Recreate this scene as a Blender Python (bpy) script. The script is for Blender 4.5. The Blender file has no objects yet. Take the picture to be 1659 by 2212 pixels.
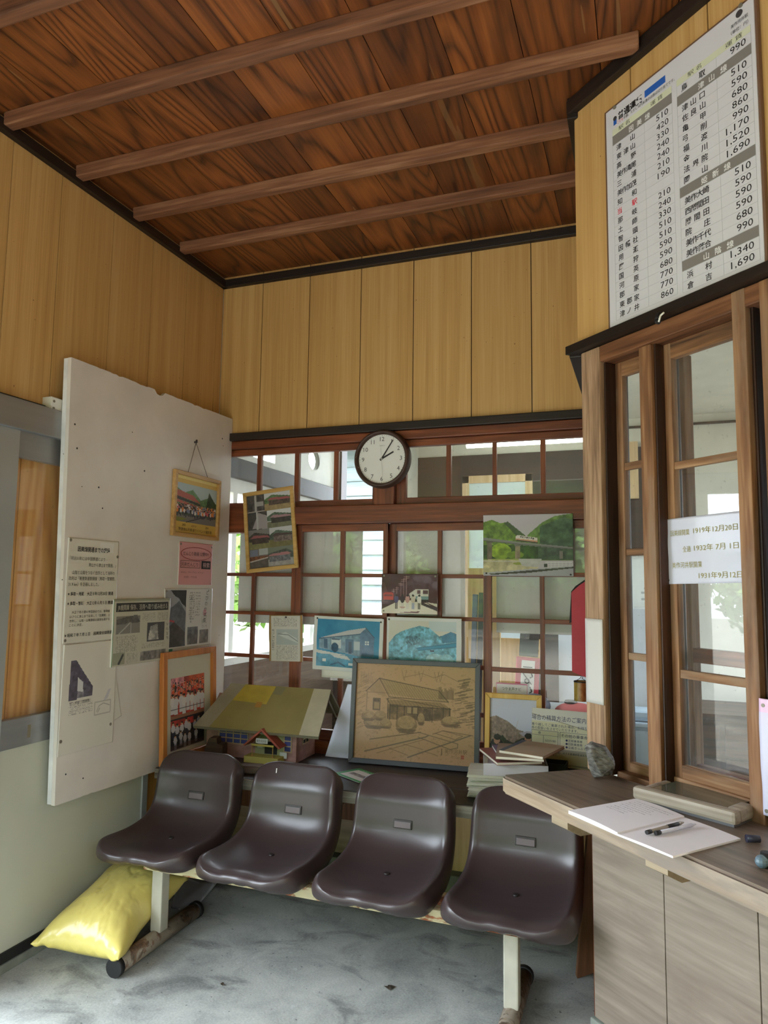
import bpy, bmesh, math, random
import numpy as np
from mathutils import Vector, Matrix
from mathutils.bvhtree import BVHTree
PI = math.pi
S = bpy.context.scene
COL = S.collection
random.seed(7)
rng = np.random.default_rng(11)

# ------------------------------------------------------------------ camera, world, sun, exposure
cam = bpy.data.objects.new('camera', bpy.data.cameras.new('camera'))
COL.objects.link(cam)
yaw, pitch, roll = -0.352439, 0.100833, 0.012996
fw = Vector((math.sin(yaw) * math.cos(pitch), math.cos(yaw) * math.cos(pitch), math.sin(pitch)))
rt = fw.cross(Vector((0, 0, 1))).normalized()
up = rt.cross(fw)
rt, up = rt * math.cos(roll) + up * math.sin(roll), up * math.cos(roll) - rt * math.sin(roll)
cam.matrix_world = Matrix(((rt.x, up.x, -fw.x, 0), (rt.y, up.y, -fw.y, 0), (rt.z, up.z, -fw.z, 1.5), (0, 0, 0, 1)))
cam.data.sensor_fit = 'HORIZONTAL'
cam.data.sensor_width = 36.0
cam.data.lens = 36.0 * 1536.03 / 1659.0
cam.data.clip_start = 0.02
S.camera = cam
S.view_settings.view_transform = 'Standard'
S.view_settings.look = 'None'
S.view_settings.gamma = 1.0
S.view_settings.use_curve_mapping = False
S.view_settings.exposure = 0.85
S.cycles.caustics_reflective = False
S.cycles.caustics_refractive = False
S.cycles.sample_clamp_indirect = 6.0
S.cycles.diffuse_bounces = 5
S.cycles.transparent_max_bounces = 16

W = bpy.data.worlds.new('sky')
S.world = W
W.use_nodes = True
_bg = W.node_tree.nodes['Background']
_bg.inputs['Color'].default_value = (0.80, 0.90, 1.0, 1)
_bg.inputs['Strength'].default_value = SKY = 9.3

sun = bpy.data.objects.new('sun', bpy.data.lights.new('sun', 'SUN'))
COL.objects.link(sun)
sun.data.energy = 9.0
sun.data.angle = 0.02
sun.data.color = (1.0, 0.95, 0.86)
sun.rotation_euler = Vector((0.32, 0.42, -1.0)).to_track_quat('-Z', 'Y').to_euler()


def portal(loc, rot, sx, sy):
    """marks an opening of the room through which the sky lights it"""
    l = bpy.data.lights.new('opening', 'AREA')
    l.shape = 'RECTANGLE'
    l.size, l.size_y = sx, sy
    l.cycles.is_portal = True
    o = bpy.data.objects.new('opening', l)
    o.location = loc
    o.rotation_euler = rot
    COL.objects.link(o)


portal((-2.46, .15, 1.05), (0, -PI / 2, 0), 2.06, 3.5)      # street door in the left wall, widened to let in more light
portal((-0.8, -2.3, 1.45), (PI / 2, 0, 0), 3.0, 2.85)          # opening to the platform behind the camera, enlarged to brighten the room
portal((-2.46, 4.4, 1.58), (0, -PI / 2, 0), 1.0, 1.5)         # annex windows
portal((.86, -1.0, 1.2), (0, PI / 2, 0), 2.4, 2.4)          # unseen opening added in the right wall to light the left wall
portal((2.64, 4.8, 1.6), (0, PI / 2, 0), 1.4, 1.8)            # unseen office window, added to brighten the office walls

# ------------------------------------------------------------------ helpers
A = 0.75251                      # the ticket wall stands at 43 degrees to the back wall
XL, YB = -2.37, 3.57             # left wall, back (lattice) wall
FR = {'left': (Vector((-2.27, 0, 0)), PI / 2), 'lat': (Vector((0, 3.545, 0)), 0.0),
      'tick': (Vector((-0.197, 2.6, 0)), -A), 'world': (Vector((0, 0, 0)), 0.0)}


def lin(c):
    c = np.asarray(c, float)
    if c.max() > 1.0001:
        c = c / 255.0
    return np.where(c <= 0.04045, c / 12.92, ((c + 0.055) / 1.055) ** 2.4)


def rgba(c):
    return (*[float(x) for x in lin(c)], 1.0)


def tag(o, label=None, cat=None, group=None, kind=None):
    if label: o['label'] = label
    if cat: o['category'] = cat
    if group: o['group'] = group
    if kind: o['kind'] = kind
    return o


def thing(name, label, cat, loc=(0, 0, 0), rot=(0, 0, 0), group=None, kind=None):
    o = bpy.data.objects.new(name, None)
    o.empty_display_size = 0.05
    o.location = loc
    o.rotation_euler = rot
    COL.objects.link(o)
    return tag(o, label, cat, group, kind)


def at(frame, u, z, off=0.0):
    """point on a wall: u along it (to the right as one faces it), off in front of it"""
    l, r = FR[frame]
    return l + Vector((math.cos(r) * u, math.sin(r) * u, z)) + off * Vector((math.sin(r), -math.cos(r), 0))


def obj(name, bm, m, parent=None, smooth=False, mods=None):
    me = bpy.data.meshes.new(name)
    if isinstance(bm, bmesh.types.BMesh):
        bmesh.ops.recalc_face_normals(bm, faces=bm.faces)
        bm.to_mesh(me)
        bm.free()
    else:
        me.from_pydata(*bm)
    if smooth:
        me.polygons.foreach_set('use_smooth', [True] * len(me.polygons))
    for mm in (m if isinstance(m, (list, tuple)) else [m]):
        me.materials.append(mm)
    o = bpy.data.objects.new(name, me)
    COL.objects.link(o)
    if parent: o.parent = parent
    return o


def box(bm, x0, x1, y0, y1, z0, z1, bev=0.0, mi=0, mat=None):
    t = bmesh.new()
    bmesh.ops.create_cube(t, size=1.0)
    for v in t.verts:
        v.co = Vector(((x0 + x1) / 2 + v.co.x * (x1 - x0), (y0 + y1) / 2 + v.co.y * (y1 - y0), (z0 + z1) / 2 + v.co.z * (z1 - z0)))
    if bev > 0:
        bmesh.ops.bevel(t, geom=t.edges[:], offset=bev, segments=2, affect='EDGES', profile=0.6)
    join(bm, t, mi, mat)


def join(bm, t, mi=0, mat=None):
    if mat is not None: bmesh.ops.transform(t, matrix=mat, verts=t.verts)
    vs = {}
    for v in t.verts: vs[v] = bm.verts.new(v.co)
    for f in t.faces:
        try:
            nf = bm.faces.new([vs[v] for v in f.verts])
            nf.material_index = mi
            nf.smooth = f.smooth
        except ValueError:
            pass
    t.free()


def cyl(bm, p0, p1, r0, r1=None, n=16, mi=0, cap=True):
    p0, p1 = Vector(p0), Vector(p1)
    d = p1 - p0
    t = bmesh.new()
    bmesh.ops.create_cone(t, cap_ends=cap, segments=n, radius1=r0, radius2=r0 if r1 is None else r1, depth=d.length)
    for f in t.faces: f.smooth = len(f.verts) == 4
    M4 = Matrix.Translation((p0 + p1) / 2) @ d.to_track_quat('Z', 'Y').to_matrix().to_4x4()
    join(bm, t, mi, M4)


def tube(bm, pts, r, n=8, mi=0):
    for a, b in zip(pts, pts[1:]): cyl(bm, a, b, r, n=n, mi=mi)


def prism(bm, poly, axis, a, b, mi=0):
    """polygon extruded along an axis: poly holds the two other coordinates in x<y<z order"""
    def P(p, t):
        return {'x': (t, p[0], p[1]), 'y': (p[0], t, p[1]), 'z': (p[0], p[1], t)}[axis]
    lo = [bm.verts.new(P(p, a)) for p in poly]
    hi = [bm.verts.new(P(p, b)) for p in poly]
    n = len(poly)
    for f in [lo[::-1], hi] + [[lo[i], lo[(i + 1) % n], hi[(i + 1) % n], hi[i]] for i in range(n)]:
        bm.faces.new(f).material_index = mi


def B():
    return bmesh.new()


def boxo(name, m, parent, *args, bev=0.0):
    bm = B()
    box(bm, *args, bev=bev)
    return obj(name, bm, m, parent)


def struct(name, bm, m, parent=None, **k):
    o = obj(name, bm, m, parent, **k)
    if parent is None: o['kind'] = 'structure'
    return o


_tn = [0]


def trim(bm, m, label=None):
    _tn[0] += 1
    o = struct('trim_%d' % _tn[0], bm, m)
    if label: o['label'] = label
    return o


def trimbox(m, *args, bev=0.004, label=None):
    bm = B()
    box(bm, *args, bev=bev)
    return trim(bm, m, label)


# ------------------------------------------------------------------ lettering
def text_bm(bm, s, x, z, size, w=None, align='LEFT', bold=0.0, y=0.0, rot=0.0, ext=0.0, res=2):
    c = bpy.data.curves.new('t', 'FONT')
    c.body = s
    c.size = size
    c.resolution_u = res
    c.offset = bold * size
    c.align_x = 'LEFT'
    o = bpy.data.objects.new('t', c)
    COL.objects.link(o)
    dg = bpy.context.evaluated_depsgraph_get()
    me = o.evaluated_get(dg).to_mesh()
    n = len(me.vertices)
    co = np.empty(n * 3)
    me.vertices.foreach_get('co', co)
    co = co.reshape(-1, 3)
    polys = [list(p.vertices) for p in me.polygons]
    o.evaluated_get(dg).to_mesh_clear()
    bpy.data.objects.remove(o)
    bpy.data.curves.remove(c)
    if n == 0: return
    x0, x1 = co[:, 0].min(), co[:, 0].max()
    sx = 1.0 if w is None else w / max(x1 - x0, 1e-6)
    px = (co[:, 0] - x0) * sx
    wd = (x1 - x0) * sx
    px -= {'LEFT': 0, 'CENTER': wd / 2, 'RIGHT': wd}[align]
    pz = co[:, 1]
    cr, sr = math.cos(rot), math.sin(rot)
    vs = [bm.verts.new((x + cr * a - sr * b, y, z + sr * a + cr * b)) for a, b in zip(px, pz)]
    for p in polys:
        try: bm.faces.new([vs[i] for i in p])
        except ValueError: pass


def lettering(parent, items, m, y=-0.004, name='lettering'):
    bm = B()
    for it in items:
        text_bm(bm, *it[:4], y=y, **(it[4] if len(it) > 4 else {}))
    paper = [c for c in parent.children if c.name.split('.')[0] in ('sheet', 'photograph', 'drawing')]
    if paper and name != 'button_lettering':                                   # the print follows the paper's curl
        me = paper[0].data
        tree = BVHTree.FromPolygons([v.co for v in me.vertices], [p.vertices[:] for p in me.polygons])
        for v in bm.verts:
            hit = tree.ray_cast(Vector((v.co.x, -.5, v.co.z)), Vector((0, 1, 0)))[0]
            if hit: v.co.y = hit.y - (.0009 if y > -.0066 else .0012)
    return obj(name, bm, m, parent)


# ------------------------------------------------------------------ printed pictures: a fine grid with a colour at every point
def vnoise(h, w, sx, sy, seed):
    r = np.random.default_rng(seed)
    g = r.random((int(sy) + 3, int(sx) + 3))
    y, x = np.linspace(0, sy, h)[:, None], np.linspace(0, sx, w)[None, :]
    yi, xi = np.floor(y).astype(int), np.floor(x).astype(int)
    fy, fx = y - yi, x - xi
    fy, fx = fy * fy * (3 - 2 * fy), fx * fx * (3 - 2 * fx)
    return (g[yi, xi] * (1 - fx) + g[yi, xi + 1] * fx) * (1 - fy) + (g[yi + 1, xi] * (1 - fx) + g[yi + 1, xi + 1] * fx) * fy


def fbm(h, w, sx, sy, seed, o=4):
    a, t = 1.0, 0.0
    out = np.zeros((h, w))
    for i in range(o):
        out += a * vnoise(h, w, sx * 2 ** i, sy * 2 ** i, seed + i)
        t += a
        a *= 0.55
    return out / t


class Cv:
    """a small canvas, coordinates 0..1 with y down"""
    def __init__(s, w, h, c=(255, 255, 255)):
        s.w, s.h = w, h
        s.a = np.ones((h, w, 3)) * np.array(c) / 255.0
        s.Y, s.X = np.meshgrid((np.arange(h) + .5) / h, (np.arange(w) + .5) / w, indexing='ij')
        s.k = 0

    def put(s, m, c, al=1.0, var=0.0, sc=20):
        c = np.array(c) / 255.0
        s.k += 1
        if var:
            n = fbm(s.h, s.w, sc, sc * s.h / s.w, 31 * s.k + s.w)
            c = np.clip(c[None, None] * (1 + (n[..., None] - .5) * 2 * var), 0, 1)
        m = m[..., None] * al
        s.a = s.a * (1 - m) + c * m
        return s

    def rect(s, x0, y0, x1, y1, c, **k):
        return s.put(((s.X >= x0) & (s.X <= x1) & (s.Y >= y0) & (s.Y <= y1)).astype(float), c, **k)

    def poly(s, pts, c, **k):
        m = np.zeros((s.h, s.w), bool)
        n = len(pts)
        for i in range(n):
            (xa, ya), (xb, yb) = pts[i], pts[(i + 1) % n]
            if ya == yb: continue
            t = (s.Y - ya) / (yb - ya)
            m ^= ((s.Y >= min(ya, yb)) & (s.Y < max(ya, yb)) & (s.X < xa + t * (xb - xa)))
        return s.put(m.astype(float), c, **k)

    def ell(s, cx, cy, rx, ry, c, **k):
        return s.put((((s.X - cx) / rx) ** 2 + ((s.Y - cy) / ry) ** 2 <= 1).astype(float), c, **k)

    def line(s, pts, wd, c, **k):
        asp = s.h / s.w
        m = np.zeros((s.h, s.w))
        for (xa, ya), (xb, yb) in zip(pts, pts[1:]):
            dx, dy = xb - xa, (yb - ya) * asp
            L2 = dx * dx + dy * dy + 1e-9
            t = np.clip(((s.X - xa) * dx + (s.Y - ya) * asp * dy) / L2, 0, 1)
            d = np.hypot(s.X - xa - t * dx, (s.Y - ya) * asp - t * dy)
            m = np.maximum(m, np.clip((wd / 2 + .5 / s.w - d) * s.w, 0, 1))
        return s.put(m, c, **k)

    def hill(s, pts, c, var=.25, sc=24, to=1.0):
        return s.poly(list(pts) + [(pts[-1][0], to), (pts[0][0], to)], c, var=var, sc=sc)

    def columns(s, x0, y0, x1, y1, c, n, vertical=False, al=.55, seed=1):
        """blocks of tiny print"""
        r = np.random.default_rng(seed)
        nn = r.random((s.h, s.w)) > .45
        ph = (s.X - x0) / (x1 - x0) if vertical else (s.Y - y0) / (y1 - y0)
        rows = ((ph * n) % 1.0) < .6
        m = (s.X > x0) & (s.X < x1) & (s.Y > y0) & (s.Y < y1) & nn & rows
        return s.put(m.astype(float), c, al=al)

    def people(s, x0, x1, y, hgt, n, tops, seed=0, legs=(60, 60, 70)):
        r = np.random.default_rng(seed)
        asp = s.w / s.h
        for i in range(n):
            x = x0 + (x1 - x0) * (i + .5 + r.uniform(-.2, .2)) / n
            yy = y + r.uniform(-.02, .02)
            c = tops[r.integers(len(tops))]
            w = hgt * .2 / asp
            s.rect(x - w * .7, yy - hgt * .5, x + w * .7, yy, legs)
            s.ell(x, yy - hgt * .62, w, hgt * .24, c)
            s.ell(x, yy - hgt * .92, w * .5, hgt * .1, (214, 170, 140))
            s.ell(x, yy - hgt * .97, w * .5, hgt * .06, (40, 30, 28))
        return s


def sheet(name, cv, w, h, m, parent, t=0.0015, curl=0.0, seed=3, x0=0.0, z0=0.0, y=0.0, trap=None):
    """paper w x h with the canvas printed on its face; face towards -y"""
    nx, ny = cv.w + 1, cv.h + 1
    xs, zs = np.linspace(0, w, nx), np.linspace(h, 0, ny)
    X, Z = np.meshgrid(xs, zs)
    cu = (fbm(ny, nx, 2.5, 2.5, seed, 2) - .5) * 2 * curl if curl else np.zeros_like(X)
    cu = cu - cu.max() if curl else cu
    Yf = y - t + cu
    front = np.stack([X + x0, Yf, Z + z0], -1).reshape(-1, 3)
    n = nx * ny
    idx = np.arange(n).reshape(ny, nx)
    loop = list(idx[0, :]) + list(idx[1:, -1]) + list(idx[-1, :-1][::-1]) + list(idx[1:-1, 0][::-1])
    back = front[loop].copy()
    back[:, 1] = y
    V = np.concatenate([front, back])
    q = np.stack([idx[:-1, :-1], idx[1:, :-1], idx[1:, 1:], idx[:-1, 1:]], -1).reshape(-1, 4)
    L = len(loop)
    k = np.arange(L)
    side = np.stack([np.array(loop)[k], np.array(loop)[(k + 1) % L], n + (k + 1) % L, n + k], -1)
    faces = [tuple(int(i) for i in f) for f in np.concatenate([q, side])] + [tuple(int(n + i) for i in range(L))]
    me = bpy.data.meshes.new(name)
    me.from_pydata([tuple(v) for v in V], [], faces)
    fc = cv.a.reshape(-1, 3)
    paper = np.array([.86, .85, .83])
    cols = np.ones((len(faces), 4))
    cols[:len(q), :3] = lin(np.clip(fc, 0, 1))
    cols[len(q):, :3] = lin(paper)
    at_ = me.color_attributes.new('Col', 'FLOAT_COLOR', 'CORNER')
    ln = np.array([len(f) for f in faces])
    at_.data.foreach_set('color', np.repeat(cols, ln, axis=0).ravel())
    me.polygons.foreach_set('use_smooth', [True] * len(q) + [False] * (len(faces) - len(q)))
    me.materials.append(m)
    o = bpy.data.objects.new(name, me)
    COL.objects.link(o)
    o.parent = parent
    return o


# ------------------------------------------------------------------ materials
def newmat(name):
    m = bpy.data.materials.new(name)
    m.use_nodes = True
    nt = m.node_tree
    return m, nt, nt.nodes['Principled BSDF']


def nd(nt, typ, **k):
    n = nt.nodes.new(typ)
    for a, b in k.items():
        if a.startswith('i_'): n.inputs[a[2:]].default_value = b
        else: setattr(n, a, b)
    return n


def coords(nt, scale, rot=(0, 0, 0), kind='Object'):
    tc = nd(nt, 'ShaderNodeTexCoord')
    mp = nd(nt, 'ShaderNodeMapping')
    mp.inputs['Scale'].default_value = scale
    mp.inputs['Rotation'].default_value = rot
    nt.links.new(tc.outputs[kind], mp.inputs['Vector'])
    return mp.outputs['Vector']


def noise(nt, vec, scale=1.0, detail=3.0, rough=.55, dist=0.0):
    n = nd(nt, 'ShaderNodeTexNoise')
    n.inputs['Scale'].default_value = scale
    n.inputs['Detail'].default_value = detail
    n.inputs['Roughness'].default_value = rough
    n.inputs['Distortion'].default_value = dist
    nt.links.new(vec, n.inputs['Vector'])
    return n.outputs['Fac']


def ramp(nt, fac, stops):
    r = nd(nt, 'ShaderNodeValToRGB')
    e = r.color_ramp.elements
    while len(e) < len(stops): e.new(0.5)
    for el, (p, c) in zip(e, stops):
        el.position = p
        el.color = rgba(c)
    nt.links.new(fac, r.inputs['Fac'])
    return r.outputs['Color']


def mix(nt, fac, a, b, mode='MIX'):
    n = nd(nt, 'ShaderNodeMix', data_type='RGBA', blend_type=mode)
    for sock, v in ((n.inputs[0], fac), (n.inputs[6], a), (n.inputs[7], b)):
        if isinstance(v, (int, float)): sock.default_value = v
        elif isinstance(v, tuple): sock.default_value = v
        else: nt.links.new(v, sock)
    return n.outputs[2]


def math_(nt, op, a, b=None, c=None):
    n = nd(nt, 'ShaderNodeMath', operation=op)
    for i, v in enumerate((a, b, c)):
        if v is None: continue
        if isinstance(v, (int, float)): n.inputs[i].default_value = v
        else: nt.links.new(v, n.inputs[i])
    return n.outputs[0]


def bump(nt, p, h, strength=.3, dist=.01):
    b = nd(nt, 'ShaderNodeBump')
    b.inputs['Strength'].default_value = strength
    b.inputs['Distance'].default_value = dist
    nt.links.new(h, b.inputs['Height'])
    nt.links.new(b.outputs['Normal'], p.inputs['Normal'])


def plain(name, c, rough=.55, var=.08, scale=6.0, stretch=(1, 1, 1), metal=0.0, bmp=0.0, coat=0.0, spec=.5):
    m, nt, p = newmat(name)
    c = np.array(c, float)
    f = noise(nt, coords(nt, stretch), scale, 4)
    col = ramp(nt, f, [(.25, np.clip(c * (1 - var), 0, 255)), (.75, np.clip(c * (1 + var), 0, 255))])
    nt.links.new(col, p.inputs['Base Color'])
    p.inputs['Roughness'].default_value = rough
    p.inputs['Metallic'].default_value = metal
    p.inputs['Coat Weight'].default_value = coat
    p.inputs['Specular IOR Level'].default_value = spec
    if bmp: bump(nt, p, f, bmp, .004)
    return m


def wood(name, dark, midc, light, axis='x', fine=60.0, grain=14.0, rough=.55, bmp=.15, rings=0.0, wear=None, spec=.4):
    """long-grained wood; axis is the grain's own direction in the object"""
    m, nt, p = newmat(name)
    st = {'x': (.06, 1, 1), 'y': (1, .06, 1), 'z': (1, 1, .06)}[axis]
    v = coords(nt, st)
    n1 = noise(nt, v, grain, 3, .6, .4)
    n2 = noise(nt, v, fine, 2, .6)
    f = math_(nt, 'ADD', math_(nt, 'MULTIPLY', n1, .62), math_(nt, 'MULTIPLY', n2, .38))
    if rings:
        s2 = {'x': (.12, 1, 1), 'y': (1, .12, 1), 'z': (1, 1, .12)}[axis]
        r = math_(nt, 'SINE', math_(nt, 'MULTIPLY', noise(nt, coords(nt, s2), rings, 1, .5, .2), 75.0))
        f = math_(nt, 'ADD', math_(nt, 'MULTIPLY', f, .7), math_(nt, 'ADD', math_(nt, 'MULTIPLY', r, .1), .15))
    col = ramp(nt, f, [(.32, dark), (.5, midc), (.68, light)])
    if wear is not None:
        w = ramp(nt, noise(nt, coords(nt, tuple(min(1, s * 4) for s in st)), 7.0, 5, .65), [(.5, (0, 0, 0)), (.68, (255, 255, 255))])
        col = mix(nt, w, col, rgba(wear))
    nt.links.new(col, p.inputs['Base Color'])
    p.inputs['Roughness'].default_value = rough
    p.inputs['Specular IOR Level'].default_value = spec
    bump(nt, p, n2, bmp, .004)
    return m


def printmat(name, rough=.5, coat=0.0):
    m, nt, p = newmat(name)
    a = nd(nt, 'ShaderNodeAttribute', attribute_name='Col')
    n = noise(nt, coords(nt, (1, 1, 1)), 300, 1)
    nt.links.new(mix(nt, .04, a.outputs['Color'], ramp(nt, n, [(0, (90, 90, 90)), (1, (200, 200, 200))])), p.inputs['Base Color'])
    p.inputs['Roughness'].default_value = rough
    p.inputs['Coat Weight'].default_value = coat
    p.inputs['Coat Roughness'].default_value = .08
    p.inputs['Specular IOR Level'].default_value = .25
    return m


def glassmat(name, tint=(255, 255, 255), dirt=.06):
    m, nt, p = newmat(name)
    out = nt.nodes['Material Output']
    nt.nodes.remove(p)
    tr = nd(nt, 'ShaderNodeBsdfTransparent')
    tr.inputs['Color'].default_value = rgba(tint)
    gl = nd(nt, 'ShaderNodeBsdfGlossy')
    gl.inputs['Roughness'].default_value = .01
    fr = nd(nt, 'ShaderNodeFresnel')
    geo = nd(nt, 'ShaderNodeNewGeometry')
    nt.links.new(math_(nt, 'ADD', math_(nt, 'MULTIPLY', geo.outputs['Backfacing'], 1 / 1.5 - 1.5), 1.5), fr.inputs['IOR'])
    m1 = nd(nt, 'ShaderNodeMixShader')
    nt.links.new(fr.outputs[0], m1.inputs[0])
    nt.links.new(tr.outputs[0], m1.inputs[1])
    nt.links.new(gl.outputs[0], m1.inputs[2])
    df = nd(nt, 'ShaderNodeBsdfDiffuse')
    df.inputs['Color'].default_value = rgba((200, 200, 195))
    spots = math_(nt, 'MULTIPLY', math_(nt, 'GREATER_THAN', noise(nt, coords(nt, (1, 1, 1)), 55, 4, .7), .66), .45)
    d = math_(nt, 'ADD', math_(nt, 'MULTIPLY', noise(nt, coords(nt, (1, 1, .6)), 9, 5, .6), dirt), math_(nt, 'MULTIPLY', spots, dirt * 4))
    m2 = nd(nt, 'ShaderNodeMixShader')
    nt.links.new(d, m2.inputs[0])
    nt.links.new(m1.outputs[0], m2.inputs[1])
    nt.links.new(df.outputs[0], m2.inputs[2])
    nt.links.new(m2.outputs[0], out.inputs['Surface'])
    return m


def emit(name, c, s):
    m, nt, p = newmat(name)
    p.inputs['Base Color'].default_value = rgba(c)
    p.inputs['Emission Color'].default_value = rgba(c)
    p.inputs['Emission Strength'].default_value = s
    return m


def panelmat():
    """printed yellow wood-grain wall panel: fine vertical streaks, each board its own tone"""
    m, nt, p = newmat('yellow_panel')
    v = coords(nt, (1, 1, .012))
    n1, n2 = noise(nt, v, 22, 3), noise(nt, v, 170, 2, .6)
    f = math_(nt, 'ADD', math_(nt, 'MULTIPLY', n1, .55), math_(nt, 'MULTIPLY', n2, .45))
    col = ramp(nt, f, [(.3, (174, 132, 76)), (.5, (198, 157, 97)), (.7, (213, 176, 120))])
    a = nd(nt, 'ShaderNodeAttribute', attribute_name='plank')
    col = mix(nt, math_(nt, 'MULTIPLY', a.outputs['Fac'], .22), col, rgba((160, 124, 72)))
    sp = math_(nt, 'GREATER_THAN', noise(nt, coords(nt, (1, 1, 1)), 60, 1), .79)
    col = mix(nt, math_(nt, 'MULTIPLY', sp, .6), col, rgba((70, 45, 22)))
    nt.links.new(col, p.inputs['Base Color'])
    p.inputs['Roughness'].default_value = .42
    return m


def ceilmat():
    """cedar boards with strong cathedral grain, each board shifted by its own number"""
    m, nt, p = newmat('ceiling_cedar')
    tc = nd(nt, 'ShaderNodeTexCoord')
    a = nd(nt, 'ShaderNodeAttribute', attribute_name='plank')
    off = nd(nt, 'ShaderNodeCombineXYZ')
    nt.links.new(math_(nt, 'MULTIPLY', a.outputs['Fac'], 37.0), off.inputs['Y'])
    nt.links.new(math_(nt, 'MULTIPLY', a.outputs['Fac'], 11.0), off.inputs['Z'])
    add = nd(nt, 'ShaderNodeVectorMath', operation='ADD')
    nt.links.new(tc.outputs['Object'], add.inputs[0])
    nt.links.new(off.outputs[0], add.inputs[1])

    def mp(s):
        q = nd(nt, 'ShaderNodeMapping')
        q.inputs['Scale'].default_value = s
        nt.links.new(add.outputs[0], q.inputs['Vector'])
        return q.outputs['Vector']
    field = noise(nt, mp((4.4, .5, 1)), 1.0, 1.6, .35, .2)
    ring = math_(nt, 'FRACT', math_(nt, 'MULTIPLY', field, 15.0))
    ringc = ramp(nt, ring, [(0, (120, 66, 26)), (.4, (172, 102, 48)), (.75, (140, 78, 34)), (.9, (52, 24, 9)), (1.0, (104, 56, 22))])
    fine = noise(nt, mp((90, 2.5, 1)), 1.0, 2, .6)
    c2 = mix(nt, .3, ringc, ramp(nt, fine, [(.3, (84, 44, 18)), (.7, (186, 114, 54))]))
    blot = noise(nt, mp((7, 1.2, 1)), 1.0, 4, .65)
    c3 = mix(nt, ramp(nt, blot, [(.5, (0, 0, 0)), (.8, (235, 235, 235))]), c2, rgba((62, 31, 13)))
    pale = math_(nt, 'GREATER_THAN', noise(nt, mp((14, .8, 1)), 1.0, 2, .5), .69)
    c4 = mix(nt, math_(nt, 'MULTIPLY', pale, .45), c3, rgba((190, 150, 98)))
    tone = mix(nt, a.outputs['Fac'], rgba((222, 216, 210)), rgba((168, 158, 148)))
    nt.links.new(mix(nt, 1.0, c4, tone, 'MULTIPLY'), p.inputs['Base Color'])
    p.inputs['Roughness'].default_value = .5
    bump(nt, p, ring, .15, .003)
    return m


def floormat():
    m, nt, p = newmat('concrete_floor')
    v = coords(nt, (1, 1, 1))
    big, mid_, fine = noise(nt, v, 1.7, 5, .6), noise(nt, v, 5.0, 6, .65, .6), noise(nt, v, 120, 3, .6)
    col = ramp(nt, big, [(.3, (128, 132, 128)), (.55, (172, 174, 168)), (.75, (194, 194, 186))])
    col = mix(nt, .45, col, ramp(nt, mid_, [(.34, (96, 102, 102)), (.55, (178, 181, 174)), (.75, (206, 208, 200))]))
    dark = ramp(nt, noise(nt, coords(nt, (1, 1.6, 1)), 3.4, 5, .6, .8), [(.54, (0, 0, 0)), (.66, (215, 215, 215))])
    col = mix(nt, dark, col, rgba((62, 66, 67)))
    spk = math_(nt, 'GREATER_THAN', noise(nt, v, 45, 2, .5), .71)
    col = mix(nt, math_(nt, 'MULTIPLY', spk, .75), col, rgba((40, 42, 42)))
    lite = math_(nt, 'GREATER_THAN', noise(nt, coords(nt, (1, 1, 1), (0, 0, 1)), 11, 3, .5), .71)
    col = mix(nt, math_(nt, 'MULTIPLY', lite, .35), col, rgba((196, 200, 200)))
    col = mix(nt, .25, col, ramp(nt, fine, [(.3, (90, 92, 90)), (.7, (190, 190, 185))]))
    nt.links.new(col, p.inputs['Base Color'])
    p.inputs['Roughness'].default_value = .62
    bump(nt, p, fine, .2, .004)
    return m


def rustmat(name, base, rust=(132, 70, 36), amt=.5, scale=14, st=(1, 1, 1)):
    m, nt, p = newmat(name)
    f = ramp(nt, noise(nt, coords(nt, st), scale, 6, .65, .5), [(amt, (0, 0, 0)), (amt + .06, (255, 255, 255))])
    b = ramp(nt, noise(nt, coords(nt, (1, 1, 1)), 8, 3), [(.3, np.array(base) * .9), (.7, np.clip(np.array(base) * 1.06, 0, 255))])
    r = ramp(nt, noise(nt, coords(nt, (1, 1, 1)), 40, 4), [(.3, np.array(rust) * .55), (.7, np.clip(np.array(rust) * 1.25, 0, 255))])
    nt.links.new(mix(nt, f, b, r), p.inputs['Base Color'])
    p.inputs['Roughness'].default_value = .55
    return m


PANEL, CEIL, FLOOR = panelmat(), ceilmat(), floormat()
BLACKWOOD = wood('black_trim_wood', (16, 11, 9), (30, 21, 16), (46, 32, 24), 'x', rough=.5)
BLACKWOODY = wood('black_trim_wood_y', (16, 11, 9), (30, 21, 16), (46, 32, 24), 'y', rough=.5)
BEAM = wood('beam_wood', (70, 44, 30), (122, 80, 55), (166, 122, 90), 'x', rough=.6, grain=9)
LATX = wood('lattice_wood_x', (60, 27, 13), (108, 52, 27), (148, 80, 45), 'x', rough=.42, spec=.5)
LATZ = wood('lattice_wood_z', (60, 27, 13), (110, 54, 29), (148, 82, 47), 'z', rough=.42, spec=.5)
WORNX = wood('worn_wood_x', (58, 37, 23), (134, 94, 61), (190, 152, 114), 'x', rough=.65, wear=(146, 122, 98))
WORNZ = wood('worn_wood_z', (52, 32, 20), (124, 84, 53), (178, 136, 98), 'z', rough=.65, wear=(136, 110, 88))
WEATHZ = wood('weathered_post', (86, 62, 44), (156, 124, 96), (198, 166, 136), 'z', rough=.7, fine=90)
DARKZ = wood('dark_trim_shade_wood', (26, 14, 9), (48, 27, 16), (80, 47, 29), 'z', rough=.5)
HEADX = wood('header_wood', (66, 38, 22), (110, 70, 44), (150, 102, 68), 'x', rough=.55)
COUNTER = wood('counter_top_wood', (42, 34, 29), (84, 71, 60), (128, 110, 94), 'x', rough=.38, wear=(112, 96, 84), grain=10)
COUNTEDGE = wood('counter_edge_wood', (96, 80, 64), (142, 122, 100), (178, 160, 138), 'x', rough=.6, grain=9, wear=(120, 108, 98))
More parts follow.
